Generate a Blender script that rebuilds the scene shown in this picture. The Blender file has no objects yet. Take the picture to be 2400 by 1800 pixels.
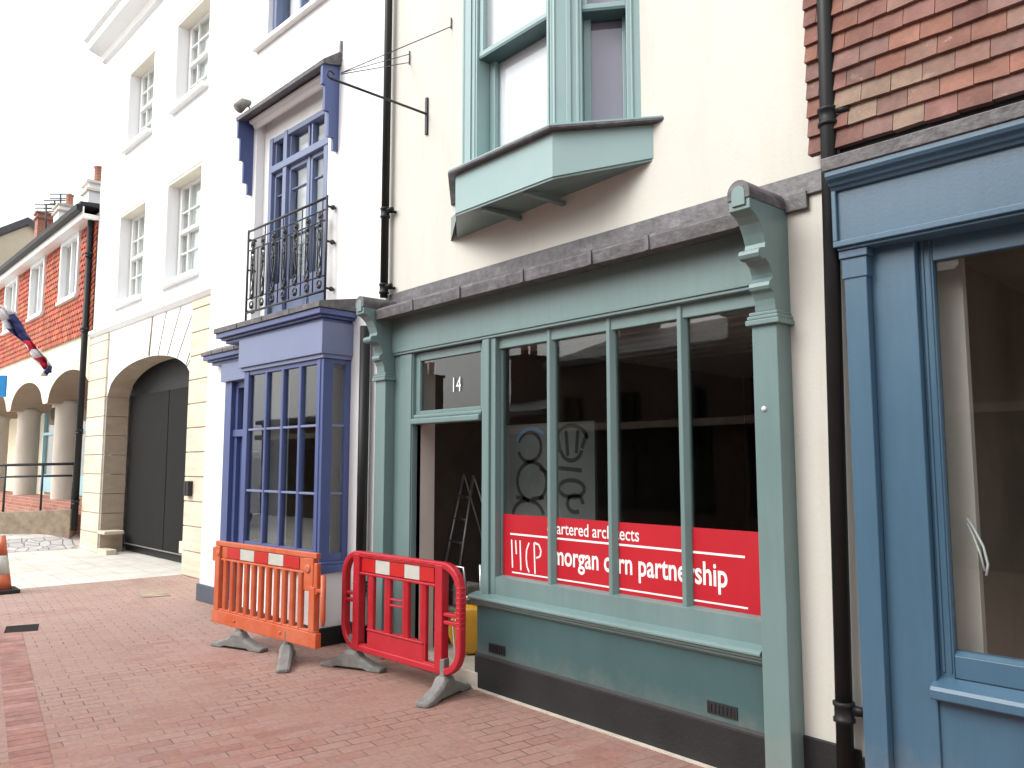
import bpy, math, random
from mathutils import Vector
random.seed(7)
R = math.radians
D = bpy.data
scene = bpy.context.scene
COL = scene.collection

# ------------------------------------------------------------------ camera
cam_d = D.cameras.new('camera'); cam = D.objects.new('camera', cam_d); COL.objects.link(cam)
cam_d.sensor_width = 36.0; cam_d.lens = 36.0 * 1860 / 2400
cam_d.clip_start = 0.05; cam_d.clip_end = 600
cam.location = (0, 0, 1.65)
cam.rotation_euler = (R(90) + math.atan(188 / 1860.), 0, R(48.7))
scene.camera = cam

# ------------------------------------------------------------------ light
SUN_EL, SUN_AZ = 40.0, 200.0       # azimuth clockwise from +Y: out over the street, a little to the left
world = D.worlds.new('World'); scene.world = world; world.use_nodes = True
wn = world.node_tree.nodes; wl = world.node_tree.links
bg = wn['Background']; sky = wn.new('ShaderNodeTexSky'); sky.sky_type = 'NISHITA'
sky.sun_disc = False; sky.sun_elevation = R(SUN_EL); sky.sun_rotation = R(SUN_AZ)
sky.air_density = 1.3; sky.dust_density = 6.0; sky.ozone_density = 1.0
hs = wn.new('ShaderNodeHueSaturation'); hs.inputs['Saturation'].default_value = 0.22
wl.new(sky.outputs[0], hs.inputs['Color']); cm = wn.new('ShaderNodeMix'); cm.data_type = 'RGBA'; cm.inputs[0].default_value = .62     # thin even cloud in front of the blue
cm.inputs[7].default_value = (4.9, 4.95, 5.05, 1)
wl.new(hs.outputs[0], cm.inputs[6]); wl.new(cm.outputs[2], bg.inputs[0])
bg.inputs[1].default_value = 0.15
sl = D.lights.new('sun', 'SUN'); sl.energy = 0.8; sl.angle = R(35); sl.color = (1, .965, .91)
so = D.objects.new('sun', sl); COL.objects.link(so)
sd = Vector((math.sin(R(SUN_AZ)) * math.cos(R(SUN_EL)), math.cos(R(SUN_AZ)) * math.cos(R(SUN_EL)), math.sin(R(SUN_EL))))
so.rotation_euler = (-sd).to_track_quat('-Z', 'Y').to_euler(); so.location = sd * 40
scene.view_settings.view_transform = 'Standard'
scene.view_settings.look = 'None'
scene.view_settings.gamma = 1.0
scene.view_settings.exposure = 1.18
scene.cycles.max_bounces = 8
scene.cycles.transparent_max_bounces = 16

# ------------------------------------------------------------------ materials
MATS = {}
def base_mat(name, rough=.5, color=(.5, .5, .5), spec=.5):
    m = D.materials.new(name); m.use_nodes = True
    b = m.node_tree.nodes['Principled BSDF']
    b.inputs['Base Color'].default_value = (*color, 1)
    b.inputs['Roughness'].default_value = rough
    b.inputs['Specular IOR Level'].default_value = spec
    MATS[name] = m
    return m, m.node_tree.nodes, m.node_tree.links, b

def noise(n, l, scale, detail=4, rough=.55, vec=None, stretch=None):
    t = n.new('ShaderNodeTexNoise'); t.inputs['Scale'].default_value = scale
    t.inputs['Detail'].default_value = detail; t.inputs['Roughness'].default_value = rough
    if vec is None:
        tc = n.new('ShaderNodeNewGeometry'); vec = tc.outputs['Position']
    if stretch:
        mp = n.new('ShaderNodeMapping'); mp.inputs['Scale'].default_value = stretch
        l.new(vec, mp.inputs['Vector']); vec = mp.outputs[0]
    l.new(vec, t.inputs['Vector'])
    return t.outputs['Fac']

def ramp(n, l, fac, stops):
    r = n.new('ShaderNodeValToRGB')
    el = r.color_ramp.elements
    while len(el) < len(stops): el.new(.5)
    for e, (p, c) in zip(el, stops):
        e.position = p; e.color = (*c, 1) if len(c) == 3 else c
    l.new(fac, r.inputs[0]); return r.outputs[0]

def mix(n, l, fac, a, b, mode='MIX'):
    m = n.new('ShaderNodeMix'); m.data_type = 'RGBA'; m.blend_type = mode
    for s, v in ((m.inputs[0], fac), (m.inputs[6], a), (m.inputs[7], b)):
        if hasattr(v, 'is_output') or hasattr(v, 'links'): l.new(v, s)
        elif isinstance(v, (int, float)): s.default_value = v
        else: s.default_value = (*v, 1)
    return m.outputs[2]

def bump(n, l, b, h, strength=.3, dist=.01):
    bp = n.new('ShaderNodeBump'); bp.inputs['Strength'].default_value = strength
    bp.inputs['Distance'].default_value = dist
    l.new(h, bp.inputs['Height']); l.new(bp.outputs[0], b.inputs['Normal'])

def sc(c, k): return tuple(min(1, x * k) for x in c)

def mottled(name, c, rough=.5, scale=6, amt=.12, bs=120, bst=.12, stretch=None, spec=.5, bdist=.004, tint=None, rvar=.12):
    m, n, l, b = base_mat(name, rough, c, spec)
    f = noise(n, l, scale, 6, .6, stretch=stretch)
    col = ramp(n, l, f, [(.3, sc(c, 1 - amt)), (.7, sc(tint or c, 1 + amt))])
    l.new(col, b.inputs['Base Color'])
    f2 = noise(n, l, bs, 3, .6)
    mr = n.new('ShaderNodeMapRange'); mr.inputs['To Min'].default_value = max(0.05, rough - rvar)
    mr.inputs['To Max'].default_value = min(1, rough + rvar)
    l.new(f, mr.inputs['Value']); l.new(mr.outputs[0], b.inputs['Roughness'])
    bump(n, l, b, f2, bst, bdist)
    return m

TEAL = mottled('teal_paint', (.145, .225, .222), .36, 2.2, .07, 70, .12, (1, 1, .35))
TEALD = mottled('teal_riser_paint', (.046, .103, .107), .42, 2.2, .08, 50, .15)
BAYTEAL = mottled('bay_teal_paint', (.27, .4, .4), .38, 2.0, .05, 60, .1)
BLUE = mottled('violet_blue_paint', (.07, .1, .245), .38, 2.5, .08, 60, .12)
BLUEL = mottled('pale_violet_blue_paint', (.16, .2, .33), .4, 2.5, .06, 60, .12)
NAVY = mottled('steel_blue_paint', (.052, .115, .178), .36, 2.2, .08, 60, .12, (1, 1, .35))
CREAM = mottled('cream_render', (.61, .6, .55), .85, .8, .035, 55, .22, bdist=.006, spec=.25)
WHITE = mottled('white_render', (.83, .84, .85), .85, .7, .025, 55, .2, bdist=.006, spec=.25)
def weather(m, stain, s1=.5, k2=.0):
    n = m.node_tree.nodes; l = m.node_tree.links; b = n['Principled BSDF']
    src = b.inputs['Base Color'].links[0].from_socket
    st = ramp(n, l, noise(n, l, 1.1, 7, .7, stretch=(3.2, 3.2, .55)), [(.5, (0, 0, 0)), (.78, (s1, s1, s1))])
    c = mix(n, l, st, src, stain)
    g = n.new('ShaderNodeNewGeometry'); v = n.new('ShaderNodeTexVoronoi'); v.feature = 'DISTANCE_TO_EDGE'; v.inputs['Scale'].default_value = .45
    w_ = n.new('ShaderNodeTexNoise'); w_.inputs['Scale'].default_value = 2.2; w_.inputs['Detail'].default_value = 6
    vm = n.new('ShaderNodeVectorMath'); vm.operation = 'MULTIPLY_ADD'; l.new(g.outputs['Position'], w_.inputs['Vector'])
    l.new(w_.outputs['Color'], vm.inputs[0]); vm.inputs[1].default_value = (.9, .9, .9); l.new(g.outputs['Position'], vm.inputs[2]); l.new(vm.outputs[0], v.inputs['Vector'])
    cr = ramp(n, l, v.outputs['Distance'], [(0, (k2, k2, k2)), (.002, (0, 0, 0))])
    c = mix(n, l, cr, c, stain)
    l.new(c, b.inputs['Base Color'])
weather(CREAM, (.46, .42, .35), .35, .1); weather(WHITE, (.62, .61, .58), .4, .05)
def worn(m, dirt, k=.6):      # splash dirt and dull patches on painted timber near the pavement, fine brushing everywhere
    n = m.node_tree.nodes; l = m.node_tree.links; b = n['Principled BSDF']
    src = b.inputs['Base Color'].links[0].from_socket
    g = n.new('ShaderNodeNewGeometry'); sp = n.new('ShaderNodeSeparateXYZ'); l.new(g.outputs['Position'], sp.inputs[0])
    mr = n.new('ShaderNodeMapRange'); mr.inputs['From Min'].default_value = .55; mr.inputs['From Max'].default_value = .0; l.new(sp.outputs[2], mr.inputs['Value'])
    nz = noise(n, l, 9, 8, .75); mu = n.new('ShaderNodeMath'); mu.operation = 'MULTIPLY'; l.new(mr.outputs[0], mu.inputs[0]); l.new(nz, mu.inputs[1])
    c = mix(n, l, ramp(n, l, mu.outputs[0], [(.15, (0, 0, 0)), (.6, (k, k, k))]), src, dirt)
    br_ = ramp(n, l, noise(n, l, 26, 5, .6, stretch=(1, 1, .08)), [(.35, (.965, .965, .965)), (.65, (1.03, 1.03, 1.03))])
    c = mix(n, l, 1.0, c, br_, 'MULTIPLY'); l.new(c, b.inputs['Base Color'])
WHITEP = mottled('white_gloss_paint', (.78, .78, .77), .4, 3, .03, 60, .08)
PLASTER = mottled('bare_plaster', (.66, .59, .54), .9, 1.5, .1, 40, .2)
BLACKP = mottled('black_plinth_paint', (.012, .012, .014), .6, 4, .25, 45, .4, bdist=.006)
PIPE = mottled('black_pipe_paint', (.009, .01, .011), .5, 5, .2, 30, .1, spec=.3, rvar=.08)
IRON = mottled('black_wrought_iron', (.02, .022, .027), .45, 10, .2, 80, .2)
STONE_LT = mottled('weathered_pale_stone', (.78, .73, .62), .9, 1.6, .07, 35, .45, bdist=.01)
CONC = mottled('rough_concrete', (.48, .44, .38), .92, 4, .15, 40, .5, bdist=.012)
DARKGATE = mottled('charcoal_gate_paint', (.013, .0125, .0125), .8, 2, .15, 60, .1, spec=.2)
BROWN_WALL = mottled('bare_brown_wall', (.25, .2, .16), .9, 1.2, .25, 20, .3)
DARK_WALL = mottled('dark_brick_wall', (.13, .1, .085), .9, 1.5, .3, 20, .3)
CEIL = mottled('dusty_ceiling', (.75, .73, .74), .9, 1.2, .08, 20, .2)
RFOOT = mottled('grey_recycled_rubber', (.2, .2, .19), .85, 9, .22, 60, .6, bdist=.01)
SLATE = mottled('dark_slate', (.06, .06, .068), .6, 5, .25, 40, .4)
CREAMST = mottled('cream_stucco', (.74, .67, .52), .9, 1.5, .05, 40, .3)
SAND = mottled('tan_rubble_stone', (.34, .27, .2), .95, 7, .25, 30, .6, bdist=.02)
COLUMN = mottled('grey_beige_column', (.47, .42, .36), .85, 3, .1, 40, .3, (1, 1, .4))
PALEBLUE = mottled('pale_blue_paint', (.35, .56, .62), .45, 3, .05, 60, .1)
PALEWHITE = mottled('pale_white_blind', (.84, .86, .93), .7, 1.2, .02, 40, .05)
LILAC = mottled('lilac_sky_reflection', (.36, .32, .44), .7, 1.5, .1, 40, .05)  # lilac of the reflected sky, painted on a sheet behind the glass
ALU = mottled('dull_aluminium', (.45, .45, .46), .35, 10, .1, 60, .1)
ALU.node_tree.nodes['Principled BSDF'].inputs['Metallic'].default_value = .8
YEL = mottled('yellow_plastic', (.55, .3, .02), .45, 8, .1, 60, .1)
CLUT = mottled('dusty_grey_tool', (.22, .21, .19), .7, 9, .3, 60, .3)
DKBRICK = None

def lead():
    m, n, l, b = base_mat('weathered_lead', .5, (.17, .17, .19))
    f = noise(n, l, 5, 8, .7, stretch=(1, 1, 2.5)); f2 = noise(n, l, 22, 5, .6)
    c1 = ramp(n, l, f, [(.3, (.05, .047, .05)), (.52, (.09, .086, .092)), (.72, (.2, .195, .21))])
    c = mix(n, l, .35, c1, ramp(n, l, f2, [(.35, (.05, .047, .05)), (.65, (.19, .18, .19))]))
    l.new(c, b.inputs['Base Color']); b.inputs['Metallic'].default_value = .15
    f3 = noise(n, l, 9, 4, .6)
    bump(n, l, b, f3, .5, .02)
    return m
LEAD = lead()

def sandstone():
    m, n, l, b = base_mat('banded_sandstone', .9)
    LO = 1
    f = noise(n, l, 2.2, 6, .65, stretch=(.5, .5, 5)); f2 = noise(n, l, 1.3, 4, .5)
    c = ramp(n, l, f, [(.28, (.5, .43, .33)), (.5, (.66, .6, .48)), (.72, (.74, .69, .58))])
    c = mix(n, l, .4, c, ramp(n, l, f2, [(.35, (.5, .43, .33)), (.65, (.72, .64, .52))]))
    l.new(c, b.inputs['Base Color'])
    bump(n, l, b, noise(n, l, 24, 5, .6), .5, .012)
    return m
SANDST = sandstone()

def vcol_mat(name, rough=.85, bs=45, amt=.25, bst=.5):
    m, n, l, b = base_mat(name, rough)
    a = n.new('ShaderNodeVertexColor'); a.layer_name = 'col'
    f = noise(n, l, 14, 6, .65); f2 = noise(n, l, 3.5, 3, .5)
    v = ramp(n, l, f, [(.3, (1 - amt,) * 3), (.7, (1 + 0,) * 3)])
    c = mix(n, l, 1.0, a.outputs[0], v, 'MULTIPLY')
    spots = ramp(n, l, noise(n, l, 9, 7, .75), [(.6, (0, 0, 0)), (.72, (.8, .8, .8))])
    c = mix(n, l, spots, c, (.42, .32, .25))
    drk = ramp(n, l, noise(n, l, 4, 6, .7), [(.35, (.6, .55, .55)), (.6, (1, 1, 1))])
    c = mix(n, l, .8, c, drk, 'MULTIPLY')
    l.new(c, b.inputs['Base Color'])
    bump(n, l, b, noise(n, l, bs, 4, .6), bst, .008)
    return m
TILE = vcol_mat('clay_tile')

def pavers():
    m, n, l, b = base_mat('red_clay_pavers', .8)
    tc = n.new('ShaderNodeTexCoord'); mp = n.new('ShaderNodeMapping')
    mp.inputs['Rotation'].default_value = (0, 0, R(90 + 6))
    l.new(tc.outputs['Object'], mp.inputs['Vector'])
    br = n.new('ShaderNodeTexBrick'); br.inputs['Scale'].default_value = 1.0
    br.inputs['Brick Width'].default_value = .215; br.inputs['Row Height'].default_value = .105
    br.inputs['Mortar Size'].default_value = .0045; br.inputs['Mortar Smooth'].default_value = .3
    br.inputs['Bias'].default_value = 0
    br.inputs['Color1'].default_value = (0, 0, 0, 1); br.inputs['Color2'].default_value = (1, 1, 1, 1)
    br.inputs['Mortar'].default_value = (.5, .5, .5, 1)
    # wobble so that joints are not ruler straight
    nz = n.new('ShaderNodeTexNoise'); nz.inputs['Scale'].default_value = 3.5; nz.inputs['Detail'].default_value = 2
    l.new(mp.outputs[0], nz.inputs['Vector'])
    vm = n.new('ShaderNodeVectorMath'); vm.operation = 'MULTIPLY_ADD'
    l.new(nz.outputs['Color'], vm.inputs[0]); vm.inputs[1].default_value = (.02, .02, 0); l.new(mp.outputs[0], vm.inputs[2])
    l.new(vm.outputs[0], br.inputs['Vector'])
    brick = ramp(n, l, br.outputs['Color'], [(0, (.26, .115, .088)), (.35, (.31, .15, .12)), (.7, (.34, .188, .155)), (1, (.29, .163, .14))])
    big = noise(n, l, .55, 5, .6); mid = noise(n, l, 2.4, 6, .65); fine = noise(n, l, 30, 4, .6)
    c = mix(n, l, ramp(n, l, mid, [(.42, (0, 0, 0)), (.75, (.75, .75, .75))]), brick, (.34, .215, .172))
    c = mix(n, l, ramp(n, l, big, [(.4, (0, 0, 0)), (.62, (.7, .7, .7))]), c, (.3, .178, .142))
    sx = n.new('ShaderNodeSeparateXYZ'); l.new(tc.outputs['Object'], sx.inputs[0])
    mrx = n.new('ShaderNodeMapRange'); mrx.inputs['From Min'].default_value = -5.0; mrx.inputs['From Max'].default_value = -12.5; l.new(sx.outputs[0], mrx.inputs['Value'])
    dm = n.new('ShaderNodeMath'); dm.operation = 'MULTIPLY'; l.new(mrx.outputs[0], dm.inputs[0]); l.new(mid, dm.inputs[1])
    c = mix(n, l, dm.outputs[0], c, (.5, .4, .35))     # bricks coloured paler to the left for the brighter light at that end
    c = mix(n, l, 1.0, c, ramp(n, l, fine, [(.3, (.8, .8, .8)), (.7, (1.1, 1.1, 1.1))]), 'MULTIPLY')
    spots = ramp(n, l, noise(n, l, 5.5, 8, .8), [(.66, (0, 0, 0)), (.72, (.8, .8, .8))])
    c = mix(n, l, spots, c, (.46, .37, .32))
    # joints: sand in some, dark gaps in others
    jc = ramp(n, l, noise(n, l, 1.7, 3, .6), [(.38, (.1, .06, .048)), (.55, (.25, .165, .135))])
    c = mix(n, l, br.outputs['Fac'], c, jc)
    l.new(c, b.inputs['Base Color'])
    inv = n.new('ShaderNodeMath'); inv.operation = 'SUBTRACT'; inv.inputs[0].default_value = 1; l.new(br.outputs['Fac'], inv.inputs[1])
    ad = n.new('ShaderNodeMath'); ad.operation = 'MULTIPLY_ADD'; l.new(fine, ad.inputs[0]); ad.inputs[1].default_value = .35; l.new(inv.outputs[0], ad.inputs[2])
    ad2 = n.new('ShaderNodeMath'); ad2.operation = 'MULTIPLY_ADD'; l.new(br.outputs['Color'], ad2.inputs[0]); ad2.inputs[1].default_value = .5; l.new(ad.outputs[0], ad2.inputs[2])
    bump(n, l, b, ad2.outputs[0], .55, .006)
    rr = ramp(n, l, mid, [(.3, (.55,) * 3), (.7, (.85,) * 3)]); l.new(rr, b.inputs['Roughness'])
    return m
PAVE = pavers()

def flags():
    m, n, l, b = base_mat('pale_stone_flags', .85)
    tc = n.new('ShaderNodeTexCoord'); br = n.new('ShaderNodeTexBrick')
    l.new(tc.outputs['Object'], br.inputs['Vector']); br.inputs['Scale'].default_value = 1
    br.inputs['Brick Width'].default_value = .6; br.inputs['Row Height'].default_value = .4
    br.inputs['Mortar Size'].default_value = .008
    br.inputs['Color1'].default_value = (.62, .6, .56, 1); br.inputs['Color2'].default_value = (.68, .66, .61, 1)
    br.inputs['Mortar'].default_value = (.5, .47, .42, 1)
    c = mix(n, l, 1.0, br.outputs[0], ramp(n, l, noise(n, l, 2, 6, .7), [(.3, (.8, .78, .75)), (.7, (1.1, 1.1, 1.1))]), 'MULTIPLY')
    l.new(c, b.inputs['Base Color'])
    bump(n, l, b, noise(n, l, 12, 5, .6), .4, .01)
    return m
FLAGS = flags()

def cobble():
    m, n, l, b = base_mat('grey_setts', .85)
    tc = n.new('ShaderNodeTexCoord'); v = n.new('ShaderNodeTexVoronoi'); v.inputs['Scale'].default_value = 5
    l.new(tc.outputs['Object'], v.inputs['Vector'])
    c = ramp(n, l, v.outputs['Color'], [(0, (.42, .42, .44)), (1, (.62, .61, .6))])
    v2 = n.new('ShaderNodeTexVoronoi'); v2.feature = 'DISTANCE_TO_EDGE'; v2.inputs['Scale'].default_value = 5
    l.new(tc.outputs['Object'], v2.inputs['Vector'])
    e = ramp(n, l, v2.outputs['Distance'], [(0, (0, 0, 0)), (.09, (1, 1, 1))])
    c = mix(n, l, e, (.38, .36, .33), c)
    l.new(c, b.inputs['Base Color']); bump(n, l, b, e, .8, .02)
    return m
SETTS = cobble()

def brickwall(name, c1, c2, mo, w=.225, h=.075):
    m, n, l, b = base_mat(name, .9)
    g = n.new('ShaderNodeTexCoord'); sp = n.new('ShaderNodeSeparateXYZ'); cb = n.new('ShaderNodeCombineXYZ')
    l.new(g.outputs['Object'], sp.inputs[0])
    a = n.new('ShaderNodeMath'); a.operation = 'ADD'; l.new(sp.outputs[0], a.inputs[0]); l.new(sp.outputs[1], a.inputs[1])
    l.new(a.outputs[0], cb.inputs[0]); l.new(sp.outputs[2], cb.inputs[1])
    br = n.new('ShaderNodeTexBrick'); l.new(cb.outputs[0], br.inputs['Vector']); br.inputs['Scale'].default_value = 1
    br.inputs['Brick Width'].default_value = w; br.inputs['Row Height'].default_value = h; br.inputs['Mortar Size'].default_value = .006
    br.inputs['Color1'].default_value = (*c1, 1); br.inputs['Color2'].default_value = (*c2, 1); br.inputs['Mortar'].default_value = (*mo, 1)
    c = mix(n, l, 1.0, br.outputs[0], ramp(n, l, noise(n, l, 3, 6, .7), [(.3, (.75,) * 3), (.7, (1.1,) * 3)]), 'MULTIPLY')
    l.new(c, b.inputs['Base Color']); bump(n, l, b, br.outputs['Fac'], -.4, .008)
    return m
REDBRICK = brickwall('red_brick', (.3, .1, .07), (.4, .16, .1), (.35, .3, .26))
DKBRICK = brickwall('brown_brick', (.05, .026, .02), (.07, .036, .028), (.05, .042, .038))

def glass(name, tint=(.9, .93, .92), ior=1.5, rough=0.0, gain=1.0):
    m = D.materials.new(name); m.use_nodes = True; n = m.node_tree.nodes; l = m.node_tree.links
    n.remove(n['Principled BSDF']); out = n['Material Output']
    t = n.new('ShaderNodeBsdfTransparent'); t.inputs[0].default_value = (*tint, 1)
    g = n.new('ShaderNodeBsdfGlossy'); g.inputs['Roughness'].default_value = rough
    lw = n.new('ShaderNodeLayerWeight'); lw.inputs[0].default_value = .5
    pw = n.new('ShaderNodeMath'); pw.operation = 'POWER'; pw.inputs[1].default_value = 5; l.new(lw.outputs['Facing'], pw.inputs[0])
    k = n.new('ShaderNodeMath'); k.operation = 'MULTIPLY_ADD'; k.use_clamp = True; k.inputs[1].default_value = .96 * gain; k.inputs[2].default_value = .04 * gain
    l.new(pw.outputs[0], k.inputs[0])
    bp = n.new('ShaderNodeBump'); bp.inputs['Strength'].default_value = .03; bp.inputs['Distance'].default_value = .02
    geo = n.new('ShaderNodeNewGeometry'); nt = n.new('ShaderNodeTexNoise'); nt.inputs['Scale'].default_value = 1.6
    l.new(geo.outputs['Position'], nt.inputs['Vector']); l.new(nt.outputs[0], bp.inputs['Height']); l.new(bp.outputs[0], g.inputs['Normal'])
    mx = n.new('ShaderNodeMixShader'); l.new(k.outputs[0], mx.inputs[0]); l.new(t.outputs[0], mx.inputs[1]); l.new(g.outputs[0], mx.inputs[2])
    l.new(mx.outputs[0], out.inputs[0]); MATS[name] = m
    return m
GLASS = glass('window_glass', gain=1.55)      # both faces of a pane reflect
GLASSUP = glass('upper_window_glass', gain=2.2)

def plastic(name, c, faded, rough=.42):
    m, n, l, b = base_mat(name, rough, c)
    f = noise(n, l, 5, 6, .65)
    l.new(ramp(n, l, f, [(.35, c), (.7, faded)]), b.inputs['Base Color'])
    sc_ = ramp(n, l, noise(n, l, 16, 8, .8), [(.6, (0, 0, 0)), (.7, (.55, .55, .55))])
    cc_ = b.inputs['Base Color'].links[0].from_socket
    l.new(mix(n, l, sc_, cc_, tuple(min(1, v * .5 + .16) for v in faded)), b.inputs['Base Color'])
    bump(n, l, b, noise(n, l, 40, 3, .5), .12, .006)
    return m
ORANGE = plastic('faded_orange_plastic', (.5, .085, .022), (.56, .15, .075))
REDPL = plastic('red_plastic', (.4, .008, .016), (.45, .022, .04), .35)
BANDR = plastic('red_reflective_band', (.46, .01, .012), (.5, .02, .016), .3)
BANDW = mottled('white_reflective_band', (.5, .51, .47), .35, 12, .08, 150, .1)
VINYL = mottled('red_vinyl_film', (.43, .003, .014), .5, 3, .06, 40, .05)
VWHITE = mottled('white_vinyl_lettering', (.8, .8, .8), .5, 3, .02, 40, .02)
BOARD = mottled('dimmed_white_board', (.13, .135, .135), .8, 2.5, .15, 30, .15)  # white board dimmed in its colour, standing in for a reflection
SPRAY = mottled('black_spray_paint', (.022, .022, .026), .7, 5, .2, 30, .1)
SPRAYB = mottled('blue_spray_paint', (.1, .2, .36), .7, 5, .2, 30, .1)
FLAGB = mottled('flag_navy', (.02, .025, .12), .8, 6, .1, 30, .1)
FLAGR = mottled('flag_red', (.5, .01, .03), .8, 6, .1, 30, .1)
FLAGW = mottled('flag_white', (.75, .73, .75), .8, 6, .05, 30, .1)
SIGNB = mottled('blue_sign_face', (.02, .25, .6), .4, 6, .05, 30, .05)
VANW = mottled('white_van_paint', (.75, .76, .78), .25, 3, .02, 40, .02)
RUBBER = mottled('black_rubber', (.02, .02, .02), .8, 8, .2, 40, .2)
MORTAR = mottled('pale_mortar_line', (.5, .45, .38), .95, 8, .2, 50, .4)
SCREENP = mottled('purple_poster', (.16, .07, .25), .5, 4, .3, 30, .05)

for m_ in (TEAL, TEALD, NAVY): worn(m_, (.3, .25, .21), .5)

# ------------------------------------------------------------------ geometry helpers
class Fr:
    """facade frame: u runs to the right along the wall, k stands out towards the street, z up."""
    def __init__(s, o, deg):
        t = R(deg); s.o = Vector((o[0], o[1], 0)); s.ux = Vector((math.cos(t), math.sin(t), 0)); s.n = Vector((math.sin(t), -math.cos(t), 0))
    def p(s, u, k, z): return s.o + s.ux * u + s.n * k + Vector((0, 0, z))
FA = Fr((0, 3.88), 0)            # main teal shop, u is world X
FB = Fr((-6.25, 3.88), 3.3)
FC = Fr((-12.0, 4.33), 2.4)
FD = Fr((-17.5, 4.1), 2.0)
FE = Fr((-1.83, 3.88), 1.5)
W = Fr((0, 0), 0)

class MB:
    def __init__(s): s.v = []; s.f = []; s.c = []; s.col = None; s.m = []; s.mi = 0; s.sm = []; s.smooth = False
    def face(s, pts):
        b = len(s.v); s.v += [tuple(p) for p in pts]; s.f.append(tuple(range(b, b + len(pts)))); s.c.append(s.col); s.m.append(s.mi); s.sm.append(s.smooth)
    def mesh(s, vs, fs):
        b = len(s.v); s.v += [tuple(p) for p in vs]
        for f in fs: s.f.append(tuple(b + i for i in f)); s.c.append(s.col); s.m.append(s.mi); s.sm.append(s.smooth)
        return s
    def hexa(s, P):
        return s.mesh(P, [(0, 3, 2, 1), (4, 5, 6, 7), (0, 1, 5, 4), (1, 2, 6, 5), (2, 3, 7, 6), (3, 0, 4, 7)])
    def box(s, fr, u0, u1, k0, k1, z0, z1):
        if u0 > u1: u0, u1 = u1, u0
        if k0 > k1: k0, k1 = k1, k0
        # bottom ring counter-clockwise seen from above: (u0,k1) front-left ...
        return s.hexa([fr.p(u0, k1, z0), fr.p(u1, k1, z0), fr.p(u1, k0, z0), fr.p(u0, k0, z0), fr.p(u0, k1, z1), fr.p(u1, k1, z1), fr.p(u1, k0, z1), fr.p(u0, k0, z1)])
    def sweep(s, rings, closed_ring=True, caps=True):
        n = len(rings[0]); vs = [p for r in rings for p in r]; fs = []
        for i in range(len(rings) - 1):
            for j in range(n if closed_ring else n - 1):
                a = i * n + j; b = i * n + (j + 1) % n
                fs.append((a, b, b + n, a + n))
        if caps:
            fs.append(tuple(range(n - 1, -1, -1))); fs.append(tuple((len(rings) - 1) * n + j for j in range(n)))
        return s.mesh(vs, fs)
    def prof_u(s, fr, u0, u1, prof):      # (k,z) outline swept along u
        return s.sweep([[fr.p(u0, k, z) for k, z in prof], [fr.p(u1, k, z) for k, z in prof]])
    def prof_k(s, fr, k0, k1, prof):      # (u,z) outline swept along k
        return s.sweep([[fr.p(u, k0, z) for u, z in prof], [fr.p(u, k1, z) for u, z in prof]])
    def prof_z(s, fr, z0, z1, prof):      # (u,k) outline swept up
        return s.sweep([[fr.p(u, k, z0) for u, k in prof], [fr.p(u, k, z1) for u, k in prof]])
    def tube(s, pts, r, n=10, caps=True):
        pts = [Vector(p) for p in pts]; rings = []
        rr = r if isinstance(r, (list, tuple)) else [r] * len(pts)
        up0 = None
        for i, p in enumerate(pts):
            d = (pts[min(i + 1, len(pts) - 1)] - pts[max(i - 1, 0)]).normalized()
            if up0 is None:
                up0 = Vector((0, 0, 1)) if abs(d.z) < .9 else Vector((1, 0, 0))
            a = d.cross(up0)
            if a.length < 1e-4: a = d.cross(Vector((0, 1, 0)))
            a.normalize(); b = a.cross(d).normalized(); up0 = b
            rings.append([p + (a * math.cos(t) + b * math.sin(t)) * rr[i] for t in [2 * math.pi * j / n for j in range(n)]])
        old = s.smooth; s.smooth = True; s.sweep(rings, True, caps); s.smooth = old
        return s
    def lathe(s, c, prof, n=20):
        c = Vector(c); old = s.smooth; s.smooth = True
        s.sweep([[c + Vector((r * math.cos(2 * math.pi * j / n), r * math.sin(2 * math.pi * j / n), z)) for j in range(n)] for r, z in prof]); s.smooth = old
        return s
    def ball(s, c, r, n=8):
        return s.lathe(c, [(r * max(.02, math.sin(math.pi * i / n)), -r * math.cos(math.pi * i / n)) for i in range(n + 1)], 10)
    def build(s, name, mat, parent=None, bevel=0, seg=2, label=None):
        me = D.meshes.new(name); off = Vector(parent['_base']) if parent is not None and '_base' in parent else Vector((0, 0, 0))
        me.from_pydata([Vector(v) - off for v in s.v], [], s.f)
        for mm in (mat if isinstance(mat, (list, tuple)) else [mat]): me.materials.append(mm)
        for p, k, t in zip(me.polygons, s.m, s.sm): p.material_index = k; p.use_smooth = t
        if any(c is not None for c in s.c):
            ca = me.color_attributes.new('col', 'FLOAT_COLOR', 'CORNER'); i = 0
            for p, c in zip(me.polygons, s.c):
                for _ in p.loop_indices: ca.data[i].color = (*(c or (.5, .5, .5)), 1); i += 1
        o = D.objects.new(name, me); COL.objects.link(o)
        if parent is not None:
            o.parent = parent; o['_base'] = tuple(off)
        else: o['_base'] = (0, 0, 0)
        if bevel:
            b = o.modifiers.new('bevel', 'BEVEL'); b.width = bevel; b.segments = seg; b.limit_method = 'ANGLE'; b.angle_limit = R(40)
        if label: o['label'] = label
        return o

def thing(name, label, cat, base=(0, 0, 0), group=None):
    o = D.objects.new(name, None); COL.objects.link(o); o.location = base; o['_base'] = tuple(base)
    o['label'] = label; o['category'] = cat; o.empty_display_size = .2
    if group: o['group'] = group
    return o
def solo(o, label, cat, group=None):
    o['label'] = label; o['category'] = cat
    if group: o['group'] = group
    return o
def struct(o): o['kind'] = 'structure'; return o

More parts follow.
